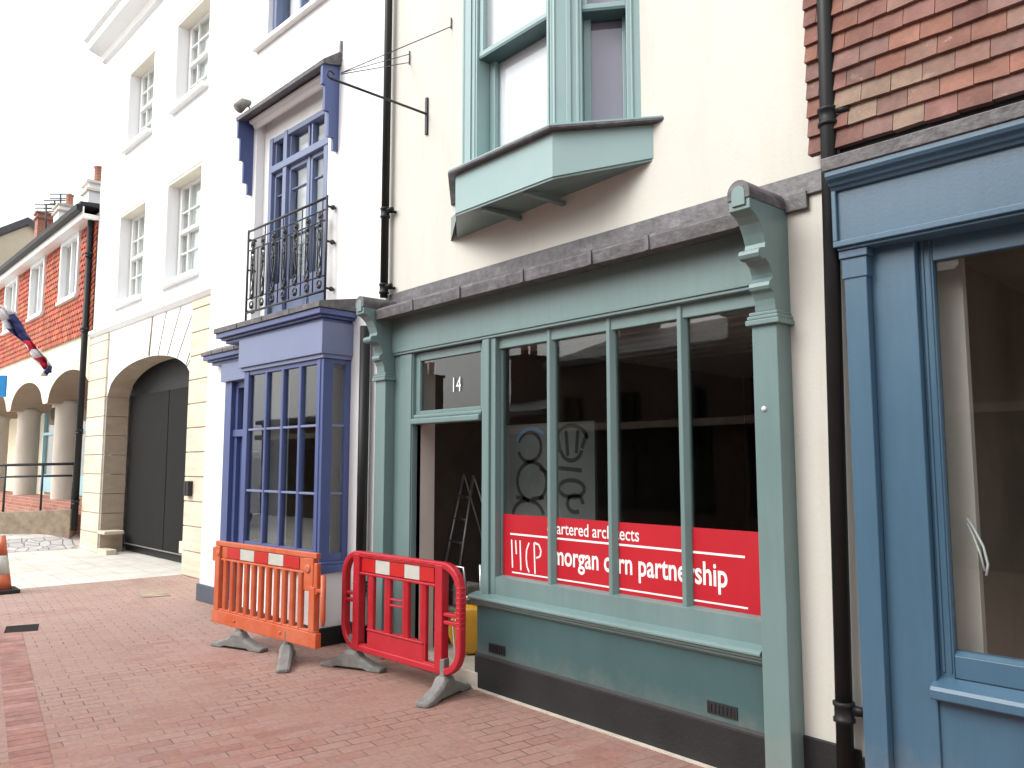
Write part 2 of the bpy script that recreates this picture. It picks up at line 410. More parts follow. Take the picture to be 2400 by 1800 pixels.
def wall_grid(mb, fr, u0, u1, z0, z1, k, depth, holes, arch=None):
    """front and back skins of a wall with rectangular holes and their reveals"""
    us = sorted({u0, u1, *[h[0] for h in holes], *[h[1] for h in holes]}); zs = sorted({z0, z1, *[h[2] for h in holes], *[h[3] for h in holes]})
    us = [u for u in us if u0 <= u <= u1]; zs = [z for z in zs if z0 <= z <= z1]
    for i in range(len(us) - 1):
        for j in range(len(zs) - 1):
            cu = (us[i] + us[i + 1]) / 2; cz = (zs[j] + zs[j + 1]) / 2
            if any(h[0] < cu < h[1] and h[2] < cz < h[3] for h in holes): continue
            a, b, c, d = us[i], us[i + 1], zs[j], zs[j + 1]
            mb.face([fr.p(a, k, c), fr.p(b, k, c), fr.p(b, k, d), fr.p(a, k, d)])
            mb.face([fr.p(b, k - depth, c), fr.p(a, k - depth, c), fr.p(a, k - depth, d), fr.p(b, k - depth, d)])
    for a, b, c, d in holes:
        q = k - depth
        mb.face([fr.p(a, k, c), fr.p(a, k, d), fr.p(a, q, d), fr.p(a, q, c)])
        mb.face([fr.p(b, k, d), fr.p(b, k, c), fr.p(b, q, c), fr.p(b, q, d)])
        mb.face([fr.p(a, k, d), fr.p(b, k, d), fr.p(b, q, d), fr.p(a, q, d)])
        if c > z0: mb.face([fr.p(b, k, c), fr.p(a, k, c), fr.p(a, q, c), fr.p(b, q, c)])

def shell(mb, fr, u0, u1, z0, z1, depth, front_k, d=.22):
    """side walls, back wall and top of a building body, behind its front skin"""
    mb.box(fr, u0, u0 + d, -depth, front_k, z0, z1)
    mb.box(fr, u1 - d, u1, -depth, front_k, z0, z1)
    mb.box(fr, u0 + d, u1 - d, -depth, -depth + d, z0, z1)
    mb.box(fr, u0 + d, u1 - d, -depth + d, front_k, z1 - .2, z1 - .003)

def text_mesh(body, size, origin, ux, uz, parent, name, mat, thick=.002, xscale=1.0, bold=0):
    cu = D.curves.new('tmp', 'FONT'); cu.body = body; cu.size = size; cu.offset = bold; cu.resolution_u = 4
    to = D.objects.new('tmp', cu); COL.objects.link(to)
    dg = bpy.context.evaluated_depsgraph_get(); dg.update()
    me = D.meshes.new_from_object(to.evaluated_get(dg)); D.objects.remove(to); D.curves.remove(cu)
    o0 = Vector(origin); ux = Vector(ux); uz = Vector(uz); nn = ux.cross(uz)
    off = Vector(parent['_base'])
    w = max(v.co.x for v in me.vertices)
    if xscale > 10: xscale = (xscale - 10) / w
    for v in me.vertices: v.co = o0 + ux * (v.co.x * xscale) + uz * v.co.y + nn * thick - off
    me.materials.clear(); me.materials.append(mat)
    o = D.objects.new(name, me); COL.objects.link(o); o.parent = parent; o['_base'] = tuple(off)
    return o, w * xscale

# ================================================================== GROUND
g = MB()
def gz(x, y):                        # the street rises a little towards the far left
    t = max(0, min(1, (-17.55 - x) / .9)) * max(0, min(1, (y - 0.5) / 2.0)); return .25 * t * t * (3 - 2 * t)
xs = [-120, -60, -40, -30] + [-24, -22, -20.4, -19.2] + [-18.6 + .15 * i for i in range(8)] + [-17.0, -16.5] + [-16 + i for i in range(0, 16)] + [0, 4, 20, 60]
ys = [-60, -20, -8] + [-4 + .5 * i for i in range(20)] + [6, 12, 30, 80]
def strip(x0, x1, mat, name, dz):
    b = MB(); X = sorted({x0, x1, *[x for x in xs if x0 < x < x1]})
    for i in range(len(X) - 1):
        for j in range(len(ys) - 1):
            q = [(X[i], ys[j]), (X[i + 1], ys[j]), (X[i + 1], ys[j + 1]), (X[i], ys[j + 1])]
            b.face([(x, y, gz(x, y) + dz) for x, y in q])
    return struct(b.build(name, mat))
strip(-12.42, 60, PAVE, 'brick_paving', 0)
strip(-120, -12.42, FLAGS, 'stone_paving', .002)
b = MB()                                             # grey setts sloping up to the foot of the ramp wall
for i in range(14):
    for j in range(10):
        def pt(i, j):
            x = -17.55 - i * .3; y = .6 + j * .345; return Vector((x, y, gz(x, y) + .007))
        b.face([pt(i + 1, j), pt(i, j), pt(i, j + 1), pt(i + 1, j + 1)])
struct(b.build('setts_slope', SETTS))
random.seed(11)
b = MB()                                             # a soldier course of darker bricks running down the street
for i in range(95):
    P = Vector((-9.6, 1.62, 0)).lerp(Vector((0.5, .25, 0)), i / 95); d = Vector((10.1, -1.37, 0)).normalized(); nrm = Vector((-d.y, d.x, 0))
    w = .102; q = P + d * .002
    c0 = random.choice([(.38, .19, .155), (.4, .21, .175), (.36, .175, .14), (.42, .24, .21)]); b.col = c0
    b.hexa([q - nrm * .1 + Vector((0, 0, .001)), q + d * w - nrm * .1 + Vector((0, 0, .001)), q + d * w + nrm * .1 + Vector((0, 0, .001)), q + nrm * .1 + Vector((0, 0, .001)),
            q - nrm * .1 + Vector((0, 0, .005)), q + d * w - nrm * .1 + Vector((0, 0, .005)), q + d * w + nrm * .1 + Vector((0, 0, .005)), q + nrm * .1 + Vector((0, 0, .005))])
struct(b.build('brick_channel', TILE))
b = MB(); b.box(FA, -4.78, -2.325, .072, .105, .001, .008); struct(b.build('mortar_strip', MORTAR))
b = MB(); pp = [(-9.62, 1.6), (-9.25, 1.52), (-9.18, 1.8), (-9.55, 1.88)]
for t in range(8):
    a = Vector((*pp[0], 0)).lerp(Vector((*pp[1], 0)), t / 8 + .02); a2 = Vector((*pp[0], 0)).lerp(Vector((*pp[1], 0)), t / 8 + .055)
    c = Vector((*pp[3], 0)).lerp(Vector((*pp[2], 0)), t / 8 + .02); c2 = Vector((*pp[3], 0)).lerp(Vector((*pp[2], 0)), t / 8 + .055)
    z0 = Vector((0, 0, .004)); z1 = Vector((0, 0, .011)); b.hexa([a + z0, a2 + z0, c2 + z0, c + z0, a + z1, a2 + z1, c2 + z1, c + z1])
solo(b.build('drain_grate', IRON), 'small black slotted drain grate set in the brick paving at far left', 'drain')
b = MB(); b.hexa([(-11.15, 3.3, .003), (-10.6, 3.2, .003), (-10.5, 3.5, .003), (-11.05, 3.6, .003), (-11.15, 3.3, .008), (-10.6, 3.2, .008), (-10.5, 3.5, .008), (-11.05, 3.6, .008)])
solo(b.build('manhole_cover', SAND), 'brown metal inspection cover flush with bricks near the white shop corner', 'manhole')

# ================================================================== MAIN TEAL SHOP (A)
A = thing('shop_building', 'cream rendered building with teal shopfront, open doorway and teal bay window above', 'building', (-4.1, 3.88, 0))
w = MB()
wall_grid(w, FA, -6.27, -1.93, 0.0, 9.2, 0, .28, [(-5.94, -2.325, .0, 2.85), (-4.98, -3.19, 3.86, 6.1)])
shell(w, FA, -6.27, -1.93, 0, 9.2, 7.5, -.285, .03)
w.build('wall', CREAM, A)
w = MB(); w.box(FA, -2.163, -1.87, 0, .022, 0, .285); w.build('plinth', BLACKP, A, .004)
w = MB(); w.box(FA, -6.27, -6.155, 0, .02, 0, .285); w.build('plinth', BLACKP, A, .004)
# room behind the shop window
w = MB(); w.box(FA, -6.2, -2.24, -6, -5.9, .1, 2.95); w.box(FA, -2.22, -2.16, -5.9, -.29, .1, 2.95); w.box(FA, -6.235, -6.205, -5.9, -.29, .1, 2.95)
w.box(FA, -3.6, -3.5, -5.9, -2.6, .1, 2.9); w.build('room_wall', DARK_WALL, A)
w = MB(); w.box(FA, -6.2, -2.24, -5.9, -.29, 2.86, 2.93)
for i in range(11): w.box(FA, -5.9, -2.3, -.5 - i * .3, -.53 - i * .3, 2.835, 2.859)
w.build('room_ceiling', CEIL, A)
w = MB(); w.box(FA, -5.94, -2.325, -.29, .0, .0, .1); w.box(FA, -6.2, -2.24, -5.9, -.29, .0, .1); w.build('room_floor', CONC, A)
w = MB(); w.box(FA, -5.90, -4.72, -.05, .075, .0, .115); w.build('door_step', CONC, A, .008)
# reveal of bare plaster just inside the door
w = MB(); w.box(FA, -5.70, -5.652, -.19, -.005, .1, 2.56); w.build('door_reveal', PLASTER, A)
# frame members
w = MB(); w.box(FA, -5.94, -5.655, -.02, .045, .1, 2.62); w.box(FA, -5.84, -5.665, .045, .056, .1, 2.6); w.box(FA, -5.7, -5.652, -.045, .03, .1, 2.0)
w.build('door_jamb', TEAL, A, .004)
w = MB(); w.box(FA, -4.70, -4.545, -.03, .055, .69, 2.61); w.box(FA, -4.68, -4.60, .055, .075, .69, 2.6); w.box(FA, -4.70, -4.50, -.25, .045, .1, .69)
w.build('door_post', TEAL, A, .005)
w = MB(); w.box(FA, -5.655, -4.73, -.03, .04, 2.035, 2.07); w.box(FA, -5.655, -4.73, -.03, .07, 1.985, 2.035); w.build('door_transom', TEAL, A, .012, 3)
w = MB()
for a, bb, c, d in ((-5.655, -5.59, 2.07, 2.6), (-4.77, -4.73, 2.07, 2.6), (-5.59, -4.77, 2.07, 2.10), (-5.59, -4.77, 2.53, 2.6)): w.box(FA, a, bb, -.025, .015, c, d)
fan = w.build('fanlight_frame', TEAL, A, .004)
w = MB(); w.box(FA, -5.59, -4.77, -.012, -.006, 2.10, 2.53); w.build('fanlight_pane', GLASS, fan)
n14 = D.objects.new('house_number', None)
o14, _ = text_mesh('14', .17, FA.p(-5.17, 0, 2.235), FA.ux, (0, 0, 1), fan, 'house_number', VWHITE, .001, .8, .0)
for x in (-3.995, -3.435, -2.868):
    w = MB(); w.prof_z(FA, .82, 2.61, [(x - .034, -.03), (x - .034, -.004), (x - .014, .032), (x + .014, .032), (x + .034, -.004), (x + .034, -.03)][::1])
    w.build('mullion', TEAL, A, .003)
w = MB(); w.box(FA, -4.545, -2.325, -.04, .02, 2.52, 2.61); w.box(FA, -4.545, -4.53, -.04, .0, .82, 2.52); w.box(FA, -2.35, -2.325, -.04, .0, .82, 2.52); w.build('window_head', TEAL, A, .004)
edges = [-4.53, -4.029, -3.961, -3.469, -3.401, -2.902, -2.834, -2.35]
for i in range(0, 8, 2):
    w = MB(); w.box(FA, edges[i], edges[i + 1], -.022, -.016, .835, 2.52); w.build('window_pane', GLASS, A)
# sill and stall riser
w = MB(); w.box(FA, -4.725, -2.325, -.05, .05, .695, .822); w.prof_u(FA, -4.725, -2.325, [(-.04, .822), (.05, .822), (.052, .826), (-.015, .838), (-.04, .838)][::-1])
w.build('bottom_rail', TEAL, A, .004)
w = MB(); w.prof_u(FA, -4.77, -2.325, [(.0, .6), (.07, .6), (.085, .612), (.095, .62), (.098, .634), (.115, .64), (.118, .655), (.135, .66), (.135, .672), (.12, .684), (.05, .70), (0, .70)][::-1])
w.build('window_sill', TEAL, A, .002)
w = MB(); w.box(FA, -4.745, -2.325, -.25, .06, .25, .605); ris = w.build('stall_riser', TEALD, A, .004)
w = MB(); w.box(FA, -4.76, -2.325, -.25, .07, .0, .235); w.prof_u(FA, -4.76, -2.325, [(.0, .235), (.07, .235), (.058, .262), (0, .262)][::-1]); w.build('shopfront_plinth', BLACKP, A, .004)
for a, bb in ((-4.60, -4.42), (-2.705, -2.515)):
    w = MB(); w.box(FA, a, a + .012, .06, .067, .285, .35); w.box(FA, bb - .012, bb, .06, .067, .285, .35); w.box(FA, a + .012, bb - .012, .06, .067, .338, .35); w.box(FA, a + .012, bb - .012, .06, .067, .285, .292)
    w.box(FA, a + .012, bb - .012, .058, .0615, .292, .338)
    for i in range(7):
        x = a + .02 + i * (bb - a - .04) / 6.; w.box(FA, x - .005, x + .005, .0615, .066, .292, .338)
    w.build('air_vent', BLACKP, ris)
# fascia
w = MB(); w.box(FA, -5.94, -2.325, .0, .08, 2.625, 2.93); w.box(FA, -5.94, -2.325, -.04, .07, 2.605, 2.625); w.box(FA, -5.94, -2.325, .0, .14, 2.93, 2.955); w.build('fascia', TEAL, A, .004)
# lead canopy over the fascia
w = MB(); rnd = random.Random(3)
xs_ = [-5.94, -5.35, -4.72, -4.0, -3.36, -2.9, -2.28]
for i in range(6):
    a, bb = xs_[i], xs_[i + 1] - .006; t = .003 * (i % 2)
    w.prof_u(FA, a, bb, [(.12, 2.915), (.255 + t, 2.905), (.262 + t, 2.985), (.25 + t, 3.0), (.035 + t, 3.085), (.0, 3.085), (.0, 2.96)])
    w.box(FA, bb - .02, bb + .012, .25, .272, 2.904, 2.995)
xs_ = [-6.16, -5.9, -5.15, -4.42, -3.7, -3.05, -2.38, -1.93]
for i in range(7):
    a, bb = xs_[i], xs_[i + 1]; t = .002 * (i % 2)
    w.prof_u(FA, a, bb + .012, [(.0, 3.066), (.022 + t, 3.07), (.014 + t, 3.19), (0, 3.195)])
w.build('lead_flashing', LEAD, A, .003)
# corbels
def corbel(x0, x1):
    prof = [(.0, 2.455), (.15, 2.455), (.152, 2.48), (.158, 2.515), (.175, 2.55), (.2, 2.562), (.208, 2.578), (.203, 2.6), (.185, 2.612), (.172, 2.622), (.178, 2.65), (.2, 2.69), (.235, 2.712), (.262, 2.708), (.29, 2.716), (.3, 2.735), (.292, 2.757), (.265, 2.768), (.238, 2.772), (.23, 2.80), (.25, 2.85), (.28, 2.9), (.32, 2.935), (.37, 2.955), (.37, 3.0), (.37, 3.04), (0, 3.04)]
    w = MB(); w.prof_u(FA, x0, x1, prof); c = w.build('corbel', TEAL, A, .003)
    r = (x1 - x0) / 2 ; cx = (x0 + x1) / 2
    arch = [(x0 - .006, 3.01)] + [(cx - (r + .006) * math.cos(math.pi * i / 12), 3.04 + (r + .02) * .9 * math.sin(math.pi * i / 12)) for i in range(13)] + [(x1 + .006, 3.01)]
    w = MB(); w.prof_k(FA, .0, .378, arch); w.build('corbel_lead', LEAD, A, .004)
    ins = [(x0 + .022, 2.975)] + [(cx - (r - .022) * math.cos(math.pi * i / 12), 3.04 + (r - .015) * .85 * math.sin(math.pi * i / 12)) for i in range(13)] + [(x1 - .022, 2.975)]
    w = MB(); w.prof_k(FA, .37, .382, ins); w.build('corbel_end', TEAL, A, .003)
    return c
corbel(-2.28, -2.158); corbel(-6.07, -5.945)
w = MB(); w.box(FA, -2.175, -2.03, .0, .03, 2.995, 3.09); w.build('lead_corner_dressing', LEAD, A, .004)
for x0, x1 in ((-2.31, -2.162), (-6.105, -5.94)):
    w = MB(); w.box(FA, x0, x1, 0, .14, .0, 2.39); pil = w.build('pilaster', TEAL, A, .005)
    w = MB()
    for k, a, c in ((.165, 2.385, 2.415), (.158, 2.415, 2.436), (.15, 2.436, 2.457)): w.box(FA, x0 - (k - .14), x1 + (k - .14), 0, k, a, c - .001)
    w.build('capital', TEAL, pil, .005)
w = MB(); w.ball(FA.p(-2.25, .142, 1.94), .014); w.build('paint_chip', WHITEP, A)

# bay (oriel) window
bay = [(-5.11, 0), (-4.60, .406), (-3.56, .406), (-3.05, 0)]
def offs(p, d):   # widen the bay plan by d
    return [(p[0][0] - d * 1.6, 0), (p[1][0] - d * .45, p[1][1] + d), (p[2][0] + d * .45, p[2][1] + d), (p[3][0] + d * 1.6, 0)]
w = MB(); q_ = offs(bay, -.004); w.sweep([[FA.p(u, k, z) for (u, k), z in zip(q_, (3.515, 3.505, 3.50, 3.58))], [FA.p(u, k, 3.80) for u, k in q_]]); BW = w.build('bay_base', BAYTEAL, A, .003)
w = MB(); w.prof_z(FA, 3.80, 3.806, offs(bay, .045)); w.prof_z(FA, 3.806, 3.822, offs(bay, .05)); w.build('lead_sill', LEAD, BW)
w = MB(); w.prof_z(FA, 3.8225, 3.834, offs(bay, .046)); w.build('sill_board', BAYTEAL, BW)
w = MB(); q_ = offs(bay, -.012); w.sweep([[FA.p(u, k, z - .012) for (u, k), z in zip(q_, (3.51, 3.50, 3.497, 3.575))], [FA.p(u, k, z) for (u, k), z in zip(q_, (3.52, 3.51, 3.505, 3.585))]])
w.sweep([[FA.p(-5.13, 0, 3.56), FA.p(-4.605, .38, 3.5), FA.p(-5.19, .0, 3.5)], [FA.p(-5.13, 0, 3.7), FA.p(-4.605, .38, 3.52), FA.p(-5.19, 0, 3.7)]])
for x in (-4.32, -3.86): w.prof_k(FA, 0.0, .36, [(x - .02, 3.47), (x + .02, 3.47), (x + .02, 3.4995), (x - .02, 3.4995)])
w.build('bay_soffit', TEAL, BW)
inner = [(-4.95, 0), (-4.56, .35), (-3.60, .35), (-3.17, 0)]
BD = Vector((inner[3][0] - inner[2][0], inner[3][1] - inner[2][1])); BL = BD.length; 
angR = math.degrees(math.atan2(.35, .43))
FR_ = Fr((inner[2][0], 3.88 - .35), math.degrees(math.atan2(.35, .43)))   # right canted face
FL_ = Fr((inner[0][0], 3.88), -math.degrees(math.atan2(.35, .39)))        # left canted face
FF_ = Fr((-4.56, 3.53), 0)
def sash(fr, Wd, cL, cR, z0=3.822, z1=5.9, mid=4.66, blind=PALEWHITE, s=.06):
    w = MB(); w.box(fr, -.02, cL, -.2, .012, z0, z1); w.box(fr, Wd - cR, Wd + .02, -.2, .012, z0, z1); w.box(fr, cL, Wd - cR, -.2, .012, z1 - .1, z1)
    w.box(fr, cL * .45, cL * .62, .012, .024, z0, z1); w.box(fr, cL * .8, cL * .9, .012, .02, z0, z1); w.box(fr, Wd - cR * .62, Wd - cR * .45, .012, .022, z0, z1)
    f = w.build('bay_frame', BAYTEAL, A, .004)
    a, b2 = cL + .002, Wd - cR - .002
    w = MB(); w.box(fr, a, a + s, -.15, -.11, z0, mid); w.box(fr, b2 - s * .5, b2, -.15, -.11, z0, mid); w.box(fr, a + s, b2 - s * .5, -.15, -.11, z0, z0 + .05)
    w.box(fr, a, a + s * .7, -.048, -.01, mid + .04, z1 - .1); w.box(fr, b2 - s * .5, b2, -.048, -.01, mid + .04, z1 - .1); w.box(fr, a + s * .7, b2 - s * .5, -.048, -.01, z1 - .15, z1 - .1)
    w.build('sash', BAYTEAL, f, .004)
    w = MB(); w.box(fr, a, b2, -.048, -.006, mid + .004, mid + .04); w.build('meeting_rail', BAYTEAL, f, .003)
    w = MB(); w.box(fr, a, b2, -.158, -.008, mid - .012, mid + .003); w.build('meeting_rail', TEALD, f)  # dark board painting in the shade under the upper sash
    w = MB(); w.face([fr.p(a + s, -.13, z0 + .05), fr.p(b2 - s * .5, -.13, z0 + .05), fr.p(b2 - s * .5, -.13, mid - .012), fr.p(a + s, -.13, mid - .012)]); w.build('pane', GLASSUP, f)
    w = MB(); w.face([fr.p(a + s * .7, -.03, mid + .04), fr.p(b2 - s * .5, -.03, mid + .04), fr.p(b2 - s * .5, -.03, z1 - .15), fr.p(a + s * .7, -.03, z1 - .15)]); w.build('pane', GLASSUP, f)
    w = MB(); w.box(fr, a, b2, -.17, -.16, z0, mid - .012); w.box(fr, a, b2, -.1, -.09, mid + .004, z1 - .1); w.build('blind', blind, f)
sash(FF_, .96, .16, .055); sash(FR_, BL, .19, .075, blind=LILAC, s=.05); sash(FL_, math.hypot(.39, .35), .1, .1, blind=LILAC)  # side sheets carry the sky's reflection as colour
w = MB(); w.prof_z(FA, 5.9, 6.05, offs(bay, .02)); w.prof_z(FA, 6.05, 6.07, offs(bay, .06)); w.build('bay_roof', LEAD, A)

# red vinyl sign in the window
TX = (-4.06, .825, -4.0, 1.395)
S = thing('window_sign', 'red architects sign with white lettering across the foot of the teal shop window', 'sign', (-3.45, 3.91, .83))
w = MB(); w.box(FA, -4.53, -2.35, -.0148, -.0135, .838, 1.283); w.build('sign_panel', VINYL, S)
w = MB(); w.box(FA, -4.45, -2.49, -.0134, -.0122, 1.135, 1.148); w.box(FA, -4.43, -2.48, -.0134, -.0122, .862, .872); w.build('sign_rule', VWHITE, S)
text_mesh('chartered architects', .118, FA.p(TX[0], -.0130, 1.172), FA.ux, (0, 0, 1), S, 'lettering', VWHITE, .001, 10 + TX[1], .0008)
text_mesh('morgan carn partnership', .185, FA.p(TX[2], -.0130, .965), FA.ux, (0, 0, 1), S, 'lettering', VWHITE, .001, 10 + TX[3], .0032)
w = MB()
def stroke(mb, pts, wd, k=-.012):
    for (x0, z0), (x1, z1) in zip(pts, pts[1:]):
        d = Vector((x1 - x0, z1 - z0)); d.normalize(); nx, nz = -d.y * wd / 2, d.x * wd / 2
        mb.hexa([FA.p(x0 - nx, k, z0 - nz), FA.p(x1 - nx, k, z1 - nz), FA.p(x1 - nx, k - .002, z1 - nz), FA.p(x0 - nx, k - .002, z0 - nz), FA.p(x0 + nx, k, z0 + nz), FA.p(x1 + nx, k, z1 + nz), FA.p(x1 + nx, k - .002, z1 + nz), FA.p(x0 + nx, k - .002, z0 + nz)])
LG = -4.435
for pts in ([(0, 1.1), (.012, .9)], [(.05, 1.1), (.06, 1.0)], [(.105, 1.1), (.115, .89)], [(.215, 1.09), (.185, 1.04), (.18, .98), (.19, .92), (.215, .885)], [(.275, 1.095), (.285, .88)], [(.275, 1.095), (.33, 1.085), (.355, 1.045), (.345, 1.005), (.3, .99)]):
    stroke(w, [(LG + x * .88, z) for x, z in pts], .013)
w.build('sign_logo', VWHITE, S)

# things inside the shop
G_ = thing('reflected_graffiti', 'added board with looping black and blue graffiti, standing in for a reflection in the shop window', 'board', (-4.9, 4.7, .1))
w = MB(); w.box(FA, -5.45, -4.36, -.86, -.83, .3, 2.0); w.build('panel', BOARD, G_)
w = MB(); kk = -.8275
def arcp(cx, cz, rx, rz, a0, a1, n=14): return [(cx + rx * math.cos(R(a0 + (a1 - a0) * i / n)), cz + rz * math.sin(R(a0 + (a1 - a0) * i / n))) for i in range(n + 1)]
for pts in (arcp(-5.13, 1.80, .15, .13, 200, 520), arcp(-5.1, 1.5, .19, .17, -60, 260), arcp(-5.15, 1.2, .2, .14, 10, 330), arcp(-4.62, 1.78, .12, .1, 190, 350), arcp(-4.62, 1.45, .15, .07, 0, 360), arcp(-4.58, 1.33, .09, .07, 0, 300), arcp(-4.6, 1.12, .18, .09, 180, 350),
            [(-4.75, 1.75), (-4.78, 1.92)], [(-4.66, 1.72), (-4.68, 1.93)], [(-4.56, 1.74), (-4.54, 1.93)], [(-4.5, 1.78), (-4.44, 1.9)], [(-5.0, 1.62), (-4.86, 1.55), (-4.84, 1.2)], arcp(-4.95, 1.02, .1, .1, 0, 200), arcp(-5.2, .95, .12, .12, 20, 220), arcp(-4.62, 1.83, .19, .14, 10, 170), [(-4.78, 1.62), (-4.5, 1.6)], [(-5.3, 1.36), (-5.18, 1.35)], [(-5.1, 1.35), (-4.95, 1.37)]):
    stroke(w, pts, .034, kk)
w.build('black_lines', SPRAY, G_)
w = MB(); stroke(w, arcp(-5.1, 1.8, .2, .16, 40, 160), .03, kk + .002); w.build('blue_line', SPRAYB, G_)
# step ladder
L = thing('step_ladder', 'aluminium step ladder standing open in the dark doorway of the teal shop', 'ladder', (-5.9, 4.9, .1))
top = Vector((-6.0, 5.0, 1.62))
LT = Vector((-5.86, 4.85, 1.72))
w = MB()
fl = [Vector((-6.17, 4.42, .1)), Vector((-5.87, 4.40, .1))]; bl = [Vector((-6.0, 5.2, .1)), Vector((-5.72, 5.15, .1))]
LT = [Vector((-5.97, 4.64, 1.56)), Vector((-5.80, 4.62, 1.55))]
for q in (0, 1): w.tube([fl[q], LT[q]], .014, 6)
w.build('front_rail', ALU, L)
w = MB()
for q in (0, 1): w.tube([bl[q], LT[q]], .009, 6)
w.build('rear_rail', ALU, L)
for i in range(1, 7):
    w = MB(); a = fl[0].lerp(LT[0], i / 7); c = fl[1].lerp(LT[1], i / 7); w.tube([a, c], .012, 6); w.build('tread', ALU, L)
# cable drum, tool box, planks
dr = thing('cable_drum', 'yellow drum of cable on the shop floor just inside the doorway', 'cable drum', (-5.05, 4.15, .1))
w = MB(); c0 = Vector((-5.29, 4.2, .3)); ax = Vector((.75, -.66, 0)).normalized()
w.tube([c0 - ax * .12, c0 - ax * .11, c0 + ax * .11, c0 + ax * .12], [.16, .185, .185, .16], 24); w.build('drum', YEL, dr)
w = MB(); w.tube([c0 + Vector((.05, -.15, .17)), c0 + Vector((.02, -.21, .05)), c0 + Vector((.03, -.2, -.1)), c0 + Vector((.06, -.22, -.2))], .006, 6); w.build('cable_end', FLAGW, dr)
tb = thing('mixer_machine', 'dusty grey building machine standing in the doorway behind the red barrier', 'machine', (-5.25, 4.3, .1))
w = MB(); w.box(W, -5.72, -5.42, -4.52, -4.22, .2, .42); w.box(W, -5.67, -5.46, -4.46, -4.28, .42, .62); w.build('body', CLUT, tb, .02)
w = MB()
for x in (-5.7, -5.44):
    for y in (-4.5, -4.24): w.box(W, x - .015, x + .015, y - .015, y + .015, .1, .2)
w.build('leg', CLUT, tb)
w = MB(); w.tube([(-5.67, 4.24, .62), (-5.67, 4.2, .78), (-5.4, 4.2, .78), (-5.4, 4.24, .5)], .012, 8); w.tube([(-5.5, 4.22, .5), (-5.25, 4.18, .56)], .02, 8); w.build('handle', ALU, tb)
b = MB(); b.box(W, -4.98, -4.78, -4.35, -4.1, .1, .6); b.box(W, -4.95, -4.8, -4.3, -4.16, .6, .66)
solo(b.build('plaster_bag', CLUT, None, .03), 'grey sack of material leaning on the inside of the teal door post', 'sack')
b = MB(); b.tube([(-4.86, 3.98, .1), (-4.83, 3.92, .88)], .012, 8); solo(b.build('metal_rod', ALU), 'thin pale metal rod leaning against the teal window sill end', 'rod')
random.seed(5)
b = MB()
for i in range(9):
    x = -6.0 + random.random() * .9; y = 5.6 + random.random() * .8; s = .12 + random.random() * .2
    b.box(W, x, x + s, -y - s, -y, .1, .3 + random.random() * .6)
solo(b.build('boxes_of_tools', CLUT, None, .01), 'low heap of dusty tool boxes deep inside the doorway', 'tool boxes')

# ---------------------------------------------------------------- downpipes and bracket
def downpipe(x, y, z0, z1, r, label, collars, side=1, shoe=False, top_x=None):
    t = thing('downpipe', label, 'downpipe', (x, y, z0))
    tx = x if top_x is None else top_x
    w = MB(); w.tube([(x, y, z0), (tx, y, z1)], r, 20)
    w.build('pipe', PIPE, t)
    for z in collars:
        xx = x + (tx - x) * (z - z0) / (z1 - z0)
        w = MB(); w.lathe((xx, y, z), [(r * 1.0, -.05), (r * 1.28, -.045), (r * 1.28, -.03), (r * 1.12, -.025), (r * 1.12, .025), (r * 1.28, .03), (r * 1.28, .045), (r, .05)], 20)
        w.tube([(xx + side * r, y, z), (xx + side * (r + .045), y + .03, z), (xx + side * (r + .05), 3.875, z)], .014, 8)
        w.tube([(xx + side * r, y, z + .02), (xx + side * (r + .07), y + .01, z + .015)], .02, 8)
        w.build('collar', PIPE, t)
    return t
downpipe(-1.918, 3.80, .05, 7.5, .04, 'black downpipe between the cream wall and the steel blue shopfront', [.47, 3.42], 1, top_x=-1.812)
downpipe(-6.11, 3.815, 3.16, 8.5, .036, 'black downpipe on the joint of white and cream walls, above the lead canopy', [3.95, 3.24], 1)
downpipe(-6.40, 3.80, .05, 2.93, .048, 'black downpipe beside the violet blue bay, behind the left teal bracket', [.55], -1)
w = MB(); w.lathe((-1.918, 3.80, .05), [(.055, -.05), (.055, .06), (.045, .1)], 16); solo(w.build('drain_gully', BLACKP), 'black gully at the foot of the right hand downpipe', 'gully')
BRK = thing('sign_bracket', 'empty wrought iron hanging sign bracket with two stay rods on the cream wall', 'bracket', (-5.543, 3.86, 4.72))
w = MB(); w.box(FA, -5.56, -5.53, 0, .02, 4.53, 4.87); w.build('wall_plate', IRON, BRK, .004)
w = MB(); w.tube([(-5.543, 3.86, 4.72), (-5.543, 2.93, 4.735)], .011, 8); 
sp = [Vector((-5.543, 2.93 - .03 * math.sin(a) - .0, 4.765 - .03 * math.cos(a))) for a in [i * .35 for i in range(14)]]
w.tube(sp, .008, 6); w.build('arm', IRON, BRK)
w = MB(); w.tube([(-5.83, 3.87, 5.39), (-5.543, 3.02, 4.81)], .004, 6); w.tube([(-5.83, 3.87, 5.31), (-5.543, 3.02, 4.80)], .004, 6); w.tube([(-5.196, 3.87, 5.38), (-5.543, 3.02, 4.81)], .004, 6)
w.tube([(-5.83, 3.87, 5.42), (-5.83, 3.87, 5.29)], .006, 6); w.tube([(-5.196, 3.87, 5.46), (-5.196, 3.87, 5.36)], .006, 6); w.build('stay_rod', IRON, BRK)

